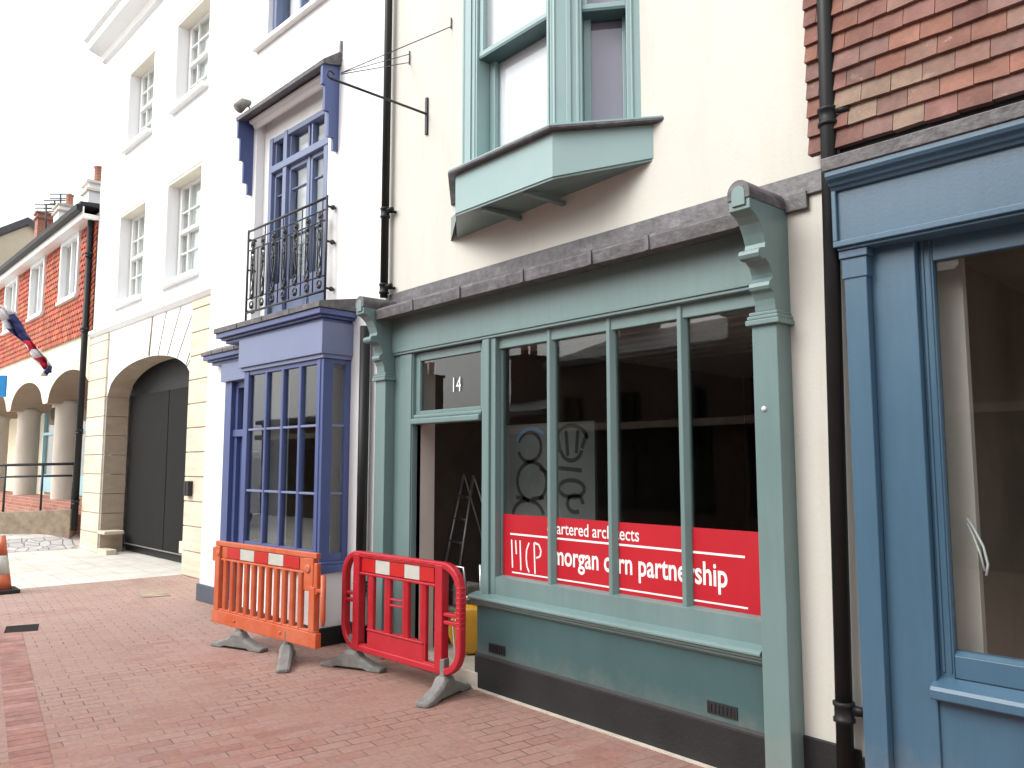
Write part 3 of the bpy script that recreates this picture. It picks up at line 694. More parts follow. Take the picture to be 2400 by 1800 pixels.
# ================================================================== STEEL BLUE SHOP (E)
E_ = thing('shop_building', 'tile hung building with steel blue shopfront at the right edge', 'building', (0, 3.93, 0))
w = MB(); wall_grid(w, FE, -.1, 6, 0, 9, 0, .28, [(.08, 5.5, .0, 2.8)]); shell(w, FE, -.1, 6, 0, 9, 7.4, -.285); w.build('wall', CREAM, E_)
w = MB(); w.box(FE, .15, 5.6, -5, -4.9, .1, 3); w.box(FE, .15, .2, -4.9, -.3, .1, 3); w.box(FE, 5.5, 5.6, -4.9, -.3, .1, 3); w.build('room_wall', BROWN_WALL, E_)
w = MB(); w.box(FE, .2, 5.5, -4.9, -.29, 2.8, 2.9)
for i in range(6):
    for j in range(2): w.box(FE, .9 + j * .5, 1.05 + j * .5, -.9 - i * .5, -1.05 - i * .5, 2.785, 2.7995)
w.build('room_ceiling', BROWN_WALL, E_)
w = MB(); w.box(FE, .08, 5.5, -4.9, 0, 0, .1); w.build('room_floor', CONC, E_)
w = MB(); w.box(FE, .30, .455, -.24, -.19, .1, 2.8); w.build('inner_jamb', PLASTER, E_)
w = MB(); w.box(FE, .015, .125, 0, .10, .19, 2.72); pl = w.build('pilaster', NAVY, E_, .004)
w = MB(); w.box(FE, .008, .132, 0, .107, 2.56, 2.66); w.box(FE, .0, .14, 0, .118, 2.66, 2.70); w.build('capital', NAVY, pl, .004)
w = MB(); w.box(FE, .125, .33, -.05, .045, .12, 2.72); w.box(FE, .33, .392, -.05, -.0, .12, 2.72); w.box(FE, .342, .355, .0, .008, .72, 2.7); w.box(FE, .375, .384, .0, .008, .72, 2.7); w.build('window_jamb', NAVY, E_, .004)
w = MB(); w.box(FE, .392, 5.5, -.06, -.005, .70, .80); w.prof_u(FE, .38, 5.5, [(-.05, .80), (-.002, .80), (-.045, .822), (-.05, .822)]); w.box(FE, .392, 5.5, -.05, .0, 2.6, 2.72); w.build('window_rail', NAVY, E_, .004)
w = MB(); w.prof_u(FE, .315, 5.5, [(.0, .615), (.09, .615), (.095, .62), (.095, .655), (.085, .67), (.0, .70)]); w.build('window_sill', NAVY, E_, .003)
w = MB(); w.box(FE, .13, 5.5, -.1, .03, .14, .62); w.build('stall_riser', NAVY, E_, .003)
w = MB(); w.box(FE, -.03, 5.5, -.1, .055, .0, .14); w.box(FE, -.04, .0, 0, .02, .14, .255); w.build('plinth', BLACKP, E_, .004)
w = MB(); w.box(FE, .392, 5.5, -.036, -.03, .82, 2.6); w.build('window_pane', GLASS, E_)
w = MB(); w.box(FE, .0, 6, 0, .13, 2.74, 3.02); w.box(FE, -.012, 6, .13, .15, 2.715, 2.745); w.box(FE, -.012, .012, 0, .15, 2.745, 3.02); w.box(FE, -.0, 6, 0, .13, 2.70, 2.738); w.build('fascia', NAVY, E_, .004)
w = MB(); w.prof_u(FE, -.01, 6, [(0, 3.0), (.15, 3.0), (.158, 3.015), (.175, 3.02), (.18, 3.035), (.205, 3.045), (.215, 3.06), (.215, 3.085), (0, 3.085)]); w.build('cornice', NAVY, E_, .003)
w = MB(); w.prof_u(FE, -.02, 6, [(0, 3.085), (.225, 3.085), (.23, 3.15), (.215, 3.155), (.0, 3.2)]); w.build('lead_flashing', LEAD, E_, .004)
w = MB(); w.box(FE, .0, 6, .0, .05, 3.16, 3.255); w.build('tile_batten', BLACKP, E_)
w = MB(); rnd = random.Random(21); gauge = .1; tw = .143
pal = [(.27, .13, .1), (.3, .14, .1), (.25, .125, .105), (.24, .14, .12), (.28, .16, .125), (.31, .15, .11), (.25, .12, .095), (.27, .165, .13)]
for r_ in range(34):
    z = 3.245 + r_ * gauge; x = -.15 - (tw / 2 if r_ % 2 else 0) ; 
    while x < 3.0:
        a = max(x, -.15); bb = min(x + tw - .003, 3.0)
        if bb - a > .03:
            c = rnd.choice(pal); 
            if r_ < 3 and rnd.random() < .2: c = (.31, .22, .165)
            if rnd.random() < .02: c = (.33, .24, .18)
            f = rnd.uniform(.85, 1.15); w.col = tuple(min(1, v * f) for v in c)
            j1, j2 = rnd.uniform(-.003, .003), rnd.uniform(-.004, .004); dk = rnd.uniform(-.003, .003)
            k1 = .095 + dk; k2 = .07
            P = [FE.p(a, k1, z + j1), FE.p(bb, k1, z + j2), FE.p(bb, .045, z + j2), FE.p(a, .045, z + j1), FE.p(a, k2, z + gauge + .012), FE.p(bb, k2, z + gauge + .012), FE.p(bb, .04, z + gauge + .012), FE.p(a, .04, z + gauge + .012)]
            w.hexa(P)
        x += tw
w.build('tile_cladding', TILE, E_)
w = MB()
w.tube([FE.p(.43, -.15, 1.40), FE.p(.46, -.13, 1.36), FE.p(.5, -.12, 1.28), FE.p(.515, -.12, 1.20), FE.p(.505, -.12, 1.15)], .006, 6)
w.tube([FE.p(.43, -.15, 1.38), FE.p(.455, -.13, 1.33), FE.p(.485, -.12, 1.25), FE.p(.5, -.12, 1.17)], .005, 6)
solo(w.build('loose_cable', FLAGW), 'white cable end dangling inside the steel blue shop window', 'cable')

# ================================================================== WHITE BUILDING WITH VIOLET BLUE BAY (B)
B_ = thing('shop_building', 'white rendered building with violet blue bay shop window and balcony', 'building', (-8.1, 3.77, 0))
w = MB(); wall_grid(w, FB, -3.72, -.02, 0.0, 9.6, 0, .26, [(-3.0, -2.22, .0, 2.62), (-2.12, -.5, .72, 2.9), (-2.60, -1.0, 3.3, 5.73), (-2.42, -1.2, 6.66, 8.2)])
shell(w, FB, -3.72, -.02, 0, 9.6, 7, -.265); w.build('wall', WHITE, B_)
w = MB(); w.box(FB, -3.745, -3.05, -.3, .03, 0, .2); w.build('plinth', mottled('slate_grey_plinth', (.07, .085, .115), .6, 4, .15), B_, .004)
w = MB(); w.box(FB, -.46, -.04, 0, .03, 0, .2); w.build('plinth', BLACKP, B_, .004)
w = MB(); w.box(FB, -3.4, -.3, -4.6, -4.5, 0, 3.0); w.box(FB, -3.4, -3.34, -4.5, -.27, 0, 3); w.box(FB, -.36, -.3, -4.5, -.27, 0, 3.0); w.box(FB, -3.34, -.36, -4.5, -.27, 2.95, 3.0); w.build('room_wall', BROWN_WALL, B_)
# bay
K = .30
w = MB(); w.box(FB, -2.16, -.49, 0.0, K - .02, .16, .66); w.build('bay_base_wall', WHITE, B_, .005)
w = MB(); w.box(FB, -2.18, -.47, 0.0, K, 0, .16); w.build('bay_plinth', BLACKP, B_, .005)
w = MB(); w.box(FB, -2.17, -.44, 0, K + .06, .655, .725); w.prof_u(FB, -2.17, -.45, [(0, .725), (K + .055, .725), (K, .755), (0, .755)]); w.build('bay_sill', BLUE, B_, .006)
w = MB(); w.box(FB, -2.1, -2.0, K - .1, K, .755, 2.64); w.build('bay_post', BLUE, B_, .006)
w = MB(); w.box(FB, -.605, -.485, K - .105, K + .003, .755, 2.64); w.box(FB, -.55, -.53, K + .003, K + .012, .755, 2.64); w.build('bay_post', BLUE, B_, .006)
w = MB(); w.box(FB, -.54, -.485, 0.0, .06, .755, 2.64); w.build('bay_post', BLUE, B_, .004)
for u in (-1.62, -1.275, -.93):
    w = MB(); w.box(FB, u - .022, u + .022, K - .07, K - .005, .83, 2.62); w.build('glazing_bar', BLUE, B_, .008)
for z in (1.375, 2.015):
    w = MB(); w.box(FB, -2.0, -.605, K - .06, K - .012, z - .011, z + .011); w.box(FB, -.53, -.497, .06, K - .105, z - .011, z + .011); w.build('glazing_bar', BLUEL, B_, .003)
for q_ in ((-2.0, -.605, K - .08, K - .008, .755, .85), (-.54, -.49, .06, K - .105, .755, .83), (-2.0, -.605, K - .08, K - .008, 2.60, 2.70), (-.54, -.49, .06, K - .105, 2.60, 2.7)):
    w = MB(); w.box(FB, *q_); w.build('bay_rail', BLUE, B_, .004)
w = MB(); w.box(FB, -2.0, -.605, K - .04, K - .034, .85, 2.6); w.build('bay_pane', GLASS, B_)
w = MB(); w.box(FB, -.512, -.506, .06, K - .105, .83, 2.6); w.build('bay_pane', GLASS, B_)
w = MB(); w.box(FB, -2.1, -2.06, 0, K - .1, .755, 2.64); w.box(FB, -2.05, -.55, -.2, K - .12, .70, .76); w.build('bay_lining', BLUE, B_)
w = MB(); w.box(FB, -.60, -.575, -.26, .02, .76, 2.62); w.build('inner_reveal', WHITEP, B_)
w = MB(); w.box(FB, -2.16, -.455, 0, K + .045, 2.685, 2.99); w.box(FB, -2.14, -.47, 0, K + .02, 2.645, 2.685); w.build('bay_fascia', BLUEL, B_, .004)
def cornice(u0, u1, kf, z, lh, name, mats=(BLUE, LEAD), left=True):
    w = MB()
    for dk, a, c in ((-.10, z, z + .035), (-.06, z + .035, z + .06), (-.02, z + .06, z + .115)): w.box(FB, u0 - dk * (1 if left else 0), u1 + dk, 0, kf + dk, a, c - .001)
    w.build(name, mats[0], B_, .005)
    w = MB(); P0 = [(u0, 0), (u0, kf), (u1, kf), (u1, 0)]
    w.sweep([[FB.p(u, k, z + .115) for u, k in P0], [FB.p(u, k, z + .115 + lh) for u, k in P0], [FB.p(u0, 0, z + .19 + lh), FB.p(u0 + .0, .03, z + .19 + lh), FB.p(u1, .03, z + .19 + lh), FB.p(u1, 0, z + .19 + lh)]])
    for i in range(1, 4):
        u = u0 + (u1 - u0) * i / 4; w.box(FB, u - .008, u + .008, kf, kf + .006, z + .11, z + .115 + lh)
    w.build('cornice_lead', LEAD, B_, .004)
cornice(-2.62, -.38, .43, 2.99, .055, 'bay_cornice')
cornice(-3.48, -2.3, .2, 2.84, .04, 'door_cornice')
w = MB(); w.box(FB, -3.12, -2.165, 0, .10, 2.62, 2.84); w.build('door_fascia', BLUEL, B_, .004)
# side door left of the bay
w = MB(); w.box(FB, -3.1, -2.93, 0, .05, .1, 2.62); w.box(FB, -3.0, -2.86, -.12, .0, .1, 2.62); w.box(FB, -2.3, -2.165, -.12, .05, .1, 2.62); w.box(FB, -2.93, -2.3, -.1, .02, 1.97, 2.05); w.box(FB, -2.86, -2.3, -.1, .0, 2.54, 2.62)
w.build('door_frame', BLUE, B_, .004)
w = MB(); w.box(FB, -2.86, -2.76, -.1, -.05, .1, 1.97); w.box(FB, -2.42, -2.3, -.1, -.05, .1, 1.97)
for a, c in ((.1, .75), (1.28, 1.33), (1.85, 1.97), (1.05, 1.08), (1.62, 1.65)): w.box(FB, -2.76, -2.42, -.1, -.05, a, c)
dd = w.build('door', BLUE, B_, .004)
w = MB(); w.box(FB, -2.76, -2.42, -.08, -.074, .75, 1.85); w.build('door_pane', GLASS, dd)
w = MB(); w.box(FB, -2.86, -2.3, -.06, -.054, 2.05, 2.54); w.build('fanlight_pane', GLASS, B_)
# french window
w = MB(); w.box(FB, -2.60, -2.40, -.20, -.1, 3.3, 5.73); w.box(FB, -2.40, -1.0, -.20, -.1, 5.45, 5.73); w.build('window_surround', WHITEP, B_, .004)
w = MB()
for a, bb in ((-2.40, -2.33), (-2.07, -1.99), (-1.19, -1.11), (-1.06, -1.0)): w.box(FB, a, bb, -.19, -.06, 3.3, 5.45)
w.box(FB, -2.33, -1.06, -.19, -.05, 5.02, 5.10); w.box(FB, -2.33, -1.06, -.19, -.07, 5.39, 5.45)
ff = w.build('french_window_frame', BLUEL, B_, .004)
w = MB()
for a, bb in ((-2.33, -2.07), (-1.99, -1.56), (-1.52, -1.19), (-1.11, -1.06)):
    w.box(FB, a, a + .04, -.17, -.1, 3.35, 5.02); w.box(FB, bb - .04, bb, -.17, -.1, 3.35, 5.02); w.box(FB, a, bb, -.17, -.1, 4.97, 5.02); w.box(FB, a, bb, -.17, -.1, 3.32, 3.7)
    w.box(FB, a, bb, -.165, -.12, 4.74, 4.755); w.box(FB, a, bb, -.165, -.12, 4.2, 4.215)
    w.box(FB, a, a + .03, -.17, -.1, 5.10, 5.39); w.box(FB, bb - .03, bb, -.17, -.1, 5.10, 5.39)
w.box(FB, -1.56, -1.52, -.17, -.09, 3.35, 5.02); w.box(FB, -1.555, -1.525, -.165, -.12, 5.1, 5.39)
w.build('casement', BLUEL, ff, .003)
w = MB(); w.box(FB, -2.33, -1.06, -.145, -.139, 3.35, 5.40); w.build('pane', GLASSUP, ff)
w = MB(); w.box(FB, -2.02, -1.1, -.24, -.23, 3.3, 5.3); w.build('curtain', PALEWHITE, ff)
# hood with stepped brackets
w = MB(); w.sweep([[FB.p(u, k, z) for k, z in ((0, 5.74), (.21, 5.69), (.215, 5.735), (0, 5.90))] for u in (-2.72, -.775)]); w.box(FB, -.80, -.765, -.0, .02, 5.78, 6.0); w.build('hood_lead', LEAD, B_, .003)
w = MB(); w.prof_u(FB, -2.62, -.86, [(0, 5.62), (.03, 5.62), (.05, 5.66), (.09, 5.67), (.1, 5.70), (.0, 5.73)]); w.build('hood_moulding', WHITEP, B_, .003)
for u in (-2.72, -.85):
    w = MB(); prof = [(0, 5.735), (.2, 5.70), (.2, 5.49), (.168, 5.49), (.168, 5.22), (.118, 5.22), (.118, 4.96), (.06, 4.96), (.06, 4.83), (0, 4.83)]
    w.prof_u(FB, u, u + .04, prof); w.build('hood_bracket', BLUE, B_, .003)
# balcony railing
RL = MB(); k0 = .10; ba, bz, b0_, b1_ = -2.525, -.83, 3.375, 4.33
def bar(u0, z0, u1, z1, r=.008): RL.tube([FB.p(u0, k0, z0), FB.p(u1, k0, z1)], r, 6)
bar(ba, b1_, bz, b1_, .014)
for z in (4.21, 4.10, 3.53): bar(ba, z, bz, z, .008)
bar(ba, b0_, bz, b0_, .013)
for u in (ba, bz): bar(u, b0_ - .1, u, b1_ + .02, .014)
n = 21
for i in range(1, n):
    u = ba + (bz - ba) * i / n; bar(u, b0_ if i % 3 == 0 else 3.53, u, 4.10 if i % 5 else b1_, .0075)
for i in range(7):
    u = ba + .12 + i * .243
    for z, r_ in ((4.155, .04), (3.99, .03), (3.6, .034), (3.455, .04)):
        RL.tube([FB.p(u + r_ * math.cos(a), k0, z + r_ * math.sin(a)) for a in [2 * math.pi * t / 10 for t in range(11)]], .009, 5)
    for z, r_ in ((4.07, .026), (3.54, .026), (4.155, .024), (3.43, .024), (3.92, .02)): RL.ball(FB.p(u, k0, z), r_, 6)
    RL.tube([FB.p(u, k0, 3.62), FB.p(u + .02, k0, 3.7), FB.p(u - .02, k0, 3.78), FB.p(u, k0, 3.86), FB.p(u, k0, 4.0)], .01, 5)
for z in (4.24, 3.88, 3.40):
    for u in (bz, ba): RL.tube([FB.p(u, k0, z), FB.p(u, .0, z)], .012, 6); RL.ball(FB.p(u, .03, z), .026, 6)
RL.build('balcony_railing', IRON, B_)
# upper window
w = MB(); w.box(FB, -2.42, -2.34, -.2, -.06, 6.72, 8.2); w.box(FB, -1.28, -1.2, -.2, -.06, 6.72, 8.2); w.box(FB, -2.34, -1.28, -.2, -.06, 6.66, 6.76); w.box(FB, -1.83, -1.79, -.18, -.08, 6.76, 8.2); w.box(FB, -2.34, -1.28, -.18, -.08, 7.4, 7.45); w.build('upper_window_frame', BLUEL, B_, .004)
w = MB(); w.box(FB, -2.34, -1.28, -.15, -.145, 6.76, 8.2); w.build('upper_window_pane', GLASSUP, B_)
w = MB(); w.box(FB, -2.34, -1.28, -.25, -.24, 6.66, 8.2); w.build('curtain', PALEWHITE, B_)
w = MB(); w.box(FB, -2.68, -.95, 0, .07, 6.60, 6.655); w.build('upper_window_sill', WHITEP, B_, .004)
fl_ = thing('floodlight', 'small grey floodlight perched on the left end of the balcony hood', 'light', tuple(FB.p(-2.55, .1, 5.9)))
w = MB(); w.tube([FB.p(-2.60, .25, 5.80), FB.p(-2.60, .18, 5.89), FB.p(-2.60, .10, 5.92)], [.065, .06, .03], 12); w.build('lamp_head', CLUT, fl_)
w = MB(); w.tube([FB.p(-2.60, .13, 5.90), FB.p(-2.60, .1, 5.83)], .01, 6); w.build('stem', IRON, fl_)
b = MB(); b.tube([FB.p(-.62, .16, .78), FB.p(-.64, .15, .88), FB.p(-.60, .14, .97), FB.p(-.57, .16, .98), FB.p(-.56, .17, .9), FB.p(-.56, .17, .78)], [.03, .032, .02, .018, .02, .024], 8)
solo(b.build('cloth', mottled('cream_cloth', (.6, .52, .36), .9, 8, .1)), 'cream cloth bundle lying inside the side pane of the violet blue bay', 'cloth')

# ================================================================== WHITE STONE BUILDING WITH ARCH (C)
C_ = thing('arched_building', 'tall white building with stone archway and sash windows', 'building', (-14.5, 4.2, 0))
def arch_z(u):
    a = (u + 2.39) / 1.97; return 2.93 + .56 * math.sqrt(max(0, 1 - a * a * .97)) 
UL, UR = -4.40, -.42
w = MB(); DP = .40; N = 22
def AP(i): return UL + (UR - UL) * i / N
for i in range(N):
    a, c = AP(i), AP(i + 1)
    w.face([FC.p(a, 0, arch_z(a)), FC.p(c, 0, arch_z(c)), FC.p(c, 0, 4.18), FC.p(a, 0, 4.18)])
for a, c in ((-5.5, UL), (UR, 2.3)): w.face([FC.p(a, 0, 0), FC.p(c, 0, 0), FC.p(c, 0, 4.18), FC.p(a, 0, 4.18)])
wins = [(-1.73, -.33, 4.66, 6.42), (-4.14, -2.80, 4.66, 6.42), (-1.60, -.25, 7.68, 9.25), (-4.0, -2.68, 7.68, 9.25)]
wall_grid(w, FC, -5.5, 2.3, 4.18, 10.0, 0, .3, wins)
shell(w, FC, -5.5, 2.3, 0, 10.0, 8, -.41)
w.build('wall', WHITE, C_)
w = MB(); w.smooth = False
for i in range(N):
    a, c = AP(i), AP(i + 1)
    w.face([FC.p(a, 0, arch_z(a)), FC.p(a, -DP, arch_z(a)), FC.p(c, -DP, arch_z(c)), FC.p(c, 0, arch_z(c))])
z = .0; h = .366
for s, u0, u1 in ((0, UL - .03, UL + .0), (1, UR, UR + .03)):
    for i in range(9):
        za = i * h; zb = min(arch_z(UL), za + h)
        w.box(FC, u0 - (.0 if s else .2), u1 + (.2 if s else 0) + (0.006 * (i % 2) if not s else 0), -DP, -.004, za, zb - .008)
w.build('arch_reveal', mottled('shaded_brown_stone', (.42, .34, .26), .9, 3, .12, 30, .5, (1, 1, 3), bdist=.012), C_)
rnd = random.Random(4)
for s, (u0, u1) in enumerate(((-5.5, UL - .02), (UR + .02, 1.6))):
    w = MB()
    for i in range(12):
        za = i * h; zb = za + h
        if zb > 4.16: zb = 4.16
        w.box(FC, u0, u1, .0, .035 + rnd.uniform(0, .004), za + .008, zb - .006)
    w.build('pier_stone', SANDST, C_, .006)
    w = MB(); w.box(FC, u0 + .01, u1 - .01, 0, .02, 0, 4.15); w.build('pier_joint', SAND, C_)
w = MB(); w.box(FC, -4.44, -3.9, -.15, .03, .0, .09); w.box(FC, -4.42, -4.0, -.3, .05, .36, .42); w.build('kerb_stone', SANDST, C_, .01)
w = MB()
for i in range(6):     # joints between the arch stones
    ub = -2.25 + i * .42; ut = -2.16 + i * .62
    if i == 5: ub = -.62; ut = .0
    p0 = FC.p(ub, .003, arch_z(min(ub, UR - .01)) + .01); p1 = FC.p(ut, .003, 4.17 if i < 4 else 4.0); w.tube([p0, p1], .009, 4)
    if i == 0: w.tube([p0, p1], .02, 4)
w.build('joint', SAND, C_)
w = MB(); w.prof_u(FC, -5.5, 2.3, [(0, 4.18), (.03, 4.18), (.09, 4.24), (.09, 4.30), (0, 4.33)]); w.build('string_course', WHITE, C_, .004)
w = MB(); w.prof_u(FC, -5.6, 2.3, [(0, 10.0), (.08, 10.02), (.12, 10.12), (.35, 10.2), (.38, 10.32), (.45, 10.36), (.45, 10.45), (0, 10.5)]); w.build('cornice', WHITE, C_, .004)
for a, bb, c, d in wins:
    w = MB(); w.box(FC, a + .02, a + .12, -.28, -.2, c, d); w.box(FC, bb - .12, bb - .02, -.28, -.2, c, d); w.box(FC, a + .12, bb - .12, -.28, -.2, d - .1, d); w.box(FC, a + .12, bb - .12, -.28, -.2, c, c + .08)
    m_ = (c + d) / 2; w.box(FC, a + .12, bb - .12, -.28, -.17, m_ - .03, m_ + .03); w.box(FC, (a + bb) / 2 - .3, (a + bb) / 2 - .27, -.27, -.21, c + .08, d - .1); w.box(FC, (a + bb) / 2 + .27, (a + bb) / 2 + .3, -.27, -.21, c + .08, d - .1)
    w.box(FC, a + .12, bb - .12, -.27, -.21, m_ + .35, m_ + .37); w.box(FC, a + .12, bb - .12, -.27, -.21, m_ - .37, m_ - .35)
    f = w.build('window', WHITEP, C_)
    w = MB(); w.box(FC, a + .12, bb - .12, -.25, -.244, c + .08, d - .1); w.build('pane', GLASSUP, f)
    w = MB(); w.box(FC, a, bb, -.3, -.295, c, d); w.build('blind', mottled('grey_blind_%d' % len(MATS), (.85, .86, .87), .8), f)
    w = MB(); w.box(FC, a - .05, bb + .05, 0, .10, c - .09, c - .01); w.build('sill', WHITE, f, .004)
    w = MB(); w.box(FC, a, bb, -.2, -.012, d - .05, d - .001); w.build('lintel', STONE_LT, f)
w = MB(); w.box(FC, UL + .06, UR - .02, -DP - .10, -DP - .02, .16, 2.95)
for i in range(2, 3): w.box(FC, UL + .06 + i * .97, UL + .065 + i * .97, -DP - .02, -DP - .012, .16, 2.95)
gt = w.build('gate', DARKGATE, C_)
w = MB(); w.box(FC, UL + .08, UR - .04, -DP - .02, .0 - DP + .005, .16, .175); w.build('threshold', ALU, gt)
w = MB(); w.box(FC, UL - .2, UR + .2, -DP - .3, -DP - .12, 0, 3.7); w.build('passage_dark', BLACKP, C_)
w = MB(); w.box(FC, -.62, -.40, -.25, .0, .3, .48); w.build('corner_stone', SANDST, C_, .01)
w = MB(); w.box(FC, -.25, -.08, .04, .11, 1.18, 1.4); w.box(FC, -.23, -.17, .11, .115, 1.2, 1.38); lb = w.build('letter_box', BLACKP, C_, .01)
t = downpipe(-17.62, 3.98, .35, 6.7, .06, 'grey black downpipe between orange tile hung wall and white arched building', [4.35, 2.3, .9, 5.9], 1)

# ================================================================== ORANGE TILE HUNG BUILDING (D)
D_ = thing('tile_hung_building', 'low orange tile hung building over a columned arcade at the far left', 'building', (-22, 4, 0))
dwin = [(-2.45, -1.02, 5.25, 6.62), (-5.22, -3.85, 5.25, 6.62), (-8.08, -6.62, 5.25, 6.62), (-10.9, -9.5, 5.25, 6.62)]
w = MB(); pitch = 3.75
def az(u):
    t = ((u + 1.6) % pitch) / pitch; t = min(t, 1 - t) * pitch     # distance from the crown
    hw = 1.62
    return 3.05 + .62 * math.sqrt(max(0, 1 - (t / hw) ** 2)) if t < hw else 3.05
UU = [-16 + .125 * i for i in range(129)]
for a, c in zip(UU, UU[1:]):
    w.face([FD.p(a, 0, az(a)), FD.p(c, 0, az(c)), FD.p(c, 0, 4.3), FD.p(a, 0, 4.3)])
w.build('arcade_wall', CREAMST, D_)
w = MB()
for a, c in zip(UU, UU[1:]): w.face([FD.p(a, 0, az(a)), FD.p(a, -.95, az(a)), FD.p(c, -.95, az(c)), FD.p(c, 0, az(c))])
w.build('vault', mottled('brown_vault_plaster', (.33, .25, .18), .9, 2, .12), D_)
w = MB(); wall_grid(w, FD, -16, 0, 4.3, 6.8, 0, .2, dwin); shell(w, FD, -16, 0, 2.5, 6.8, 8, -.97); w.box(FD, -16, 0, -1.6, -1.5, .6, 4.2); w.build('wall', CREAMST, D_)
for u in (-3.47, -3.47 - pitch, -3.47 - 2 * pitch):
    w = MB(); c = FD.p(u, -.5, 0); w.lathe((c.x, c.y, .62), [(.30, 0), (.30, .05), (.27, .1), (.27, 2.35), (.30, 2.40), (.30, 2.5)], 24); w.build('column', COLUMN, D_)
w = MB(); w.box(FD, -16, .0, -1.5, -.12, .0, .62); w.build('arcade_floor', REDBRICK, D_)
w = MB(); w.box(FD, -16, .0, -.85, -.2, .62, .84); w.build('arcade_brick_kerb', REDBRICK, D_)
for i, (a, bb) in enumerate(((-1.6, .0), (-3.2, -1.6), (-4.8, -3.2), (-6.4, -4.8), (-8.0, -6.4), (-9.6, -8.0))):
    w = MB(); w.box(FD, a, a + .09, -1.5, -1.38, .84, 3.3); w.box(FD, bb - .09, bb, -1.5, -1.38, .84, 3.3); w.box(FD, a + .09, bb - .09, -1.5, -1.38, .84, 1.35); w.box(FD, a + .09, bb - .09, -1.5, -1.38, 2.5, 2.58)
    f = w.build('arcade_window', PALEBLUE, D_, .004)
    w = MB(); w.box(FD, a + .09, bb - .09, -1.46, -1.45, 1.35, 3.3); w.build('pane', GLASS, f)
    w = MB(); w.box(FD, a + .09, bb - .09, -1.49, -1.48, 1.35, 3.3); w.build('backing', COLUMN, f)
w = MB(); w.box(FD, -2.9, -1.8, -1.37, -1.33, 2.55, 3.1); w.build('shop_poster', SCREENP, D_)
w = MB(); rnd = random.Random(9); gz_ = .125; tw = .19; 
pal = [(.5, .115, .06), (.56, .14, .075), (.45, .1, .06), (.6, .18, .1), (.52, .15, .09)]
for r_ in range(19):
    z = 4.3 + r_ * gz_; x = -15 - (tw / 2 if r_ % 2 else 0)
    while x < 0:
        a, bb = max(x, -15), min(x + tw - .012, 0); cx = (a + bb) / 2
        if not any(h_[0] - .02 < cx < h_[1] + .02 and h_[2] - .09 < z < h_[3] for h_ in dwin) and bb - a > .05:
            w.col = tuple(v * rnd.uniform(.8, 1.15) for v in rnd.choice(pal)); kf = .07; kt = .045
            m_ = (a + bb) / 2     # club shaped tail
            pts = [(a, z + gz_ + .02), (a, z + .05), (a + .04, z + .012), (m_, z), (bb - .04, z + .012), (bb, z + .05), (bb, z + gz_ + .02)]
            fr_ = [FD.p(u, kf - (zz - z) * .2, zz) for u, zz in pts]; bk = [FD.p(u, kf - .028 - (zz - z) * .2, zz) for u, zz in pts]
            w.sweep([fr_, bk])
        x += tw
w.build('tile_cladding', TILE, D_)
for a, bb, c, d in dwin:
    w = MB(); w.box(FD, a, a + .1, -.08, .1, c, d); w.box(FD, bb - .1, bb, -.08, .1, c, d); w.box(FD, a + .1, bb - .1, -.08, .1, d - .1, d); w.box(FD, a - .02, bb + .02, -.08, .13, c - .07, c); w.box(FD, a + .1, bb - .1, -.08, .04, c, c + .1); w.box(FD, (a + bb) / 2 - .03, (a + bb) / 2 + .03, -.08, .05, c + .1, d - .1)
    f = w.build('window', WHITEP, D_, .005)
    w = MB(); w.box(FD, a + .1, bb - .1, -.03, -.02, c + .1, d - .1); w.build('pane', GLASSUP, f)
    w = MB(); w.box(FD, a + .02, bb - .02, -.14, -.13, c, d); w.build('blind', PALEWHITE, f)
w = MB(); w.box(FD, -16.1, .0, 0, .30, 6.62, 6.72); w.box(FD, -16.1, .0, .28, .31, 6.72, 6.86); w.build('eaves_board', WHITEP, D_)
w = MB(); w.prof_u(FD, -16.1, .0, [(.31, 6.76), (.36, 6.74), (.42, 6.78), (.43, 6.88), (.31, 6.88)]); w.build('gutter', PIPE, D_)
w = MB(); w.sweep([[FD.p(u, k, z) for k, z in ((.36, 6.885), (.36, 6.95), (-4, 7.3), (-8, 6.95), (-8, 6.82))] for u in (-16.2, .0)]); w.build('roof', BLACKP, D_)
def chim(name, label, x, y, z0, z1, wd, mat, pots, cat='chimney', cap=SLATE):
    t = thing(name, label, cat, (x, y, z0)); h_ = wd / 2
    w = MB(); w.box(W, x - h_, x + h_, -y - h_, -y + h_, z0, z1); w.build('stack', mat, t)
    w = MB(); w.box(W, x - h_ - .06, x + h_ + .06, -y - h_ - .06, -y + h_ + .06, z1 - .2, z1 - .14); w.box(W, x - h_ - .06, x + h_ + .06, -y - h_ - .06, -y + h_ + .06, z1, z1 + .06); w.build('cap', cap, t)
    for i in range(pots):
        q = MB(); q.lathe((x + (i - (pots - 1) / 2) * .35, y, z1 + .06), [(.13, 0), (.15, .05), (.11, .1), (.11, .4), (.14, .45), (.1, .46)], 12); q.build('chimney_pot', REDBRICK, t)
    return t
import mathutils
def at(px, py, dist):    # point on a viewing ray of the photograph, at a real distance
    T = math.atan(188 / 1860.); a_ = R(41.3); hd = Vector((-math.cos(a_), math.sin(a_), 0)); rt = Vector((math.sin(a_), math.cos(a_), 0))
    f_ = hd * math.cos(T) + Vector((0, 0, math.sin(T))); u_ = -hd * math.sin(T) + Vector((0, 0, math.cos(T)))
    d = (f_ * 1860 + rt * (px - 1200) - u_ * (py - 900)); return Vector((0, 0, 1.65)) + d * (dist / Vector((d.x, d.y, 0)).length)
q = at(231, 440, 21.5); chim('chimney', 'white rendered chimney against the white arched building above the orange tiles', q.x, q.y, 6.9, q.z, .55, WHITE, 1, cap=STONE_LT)
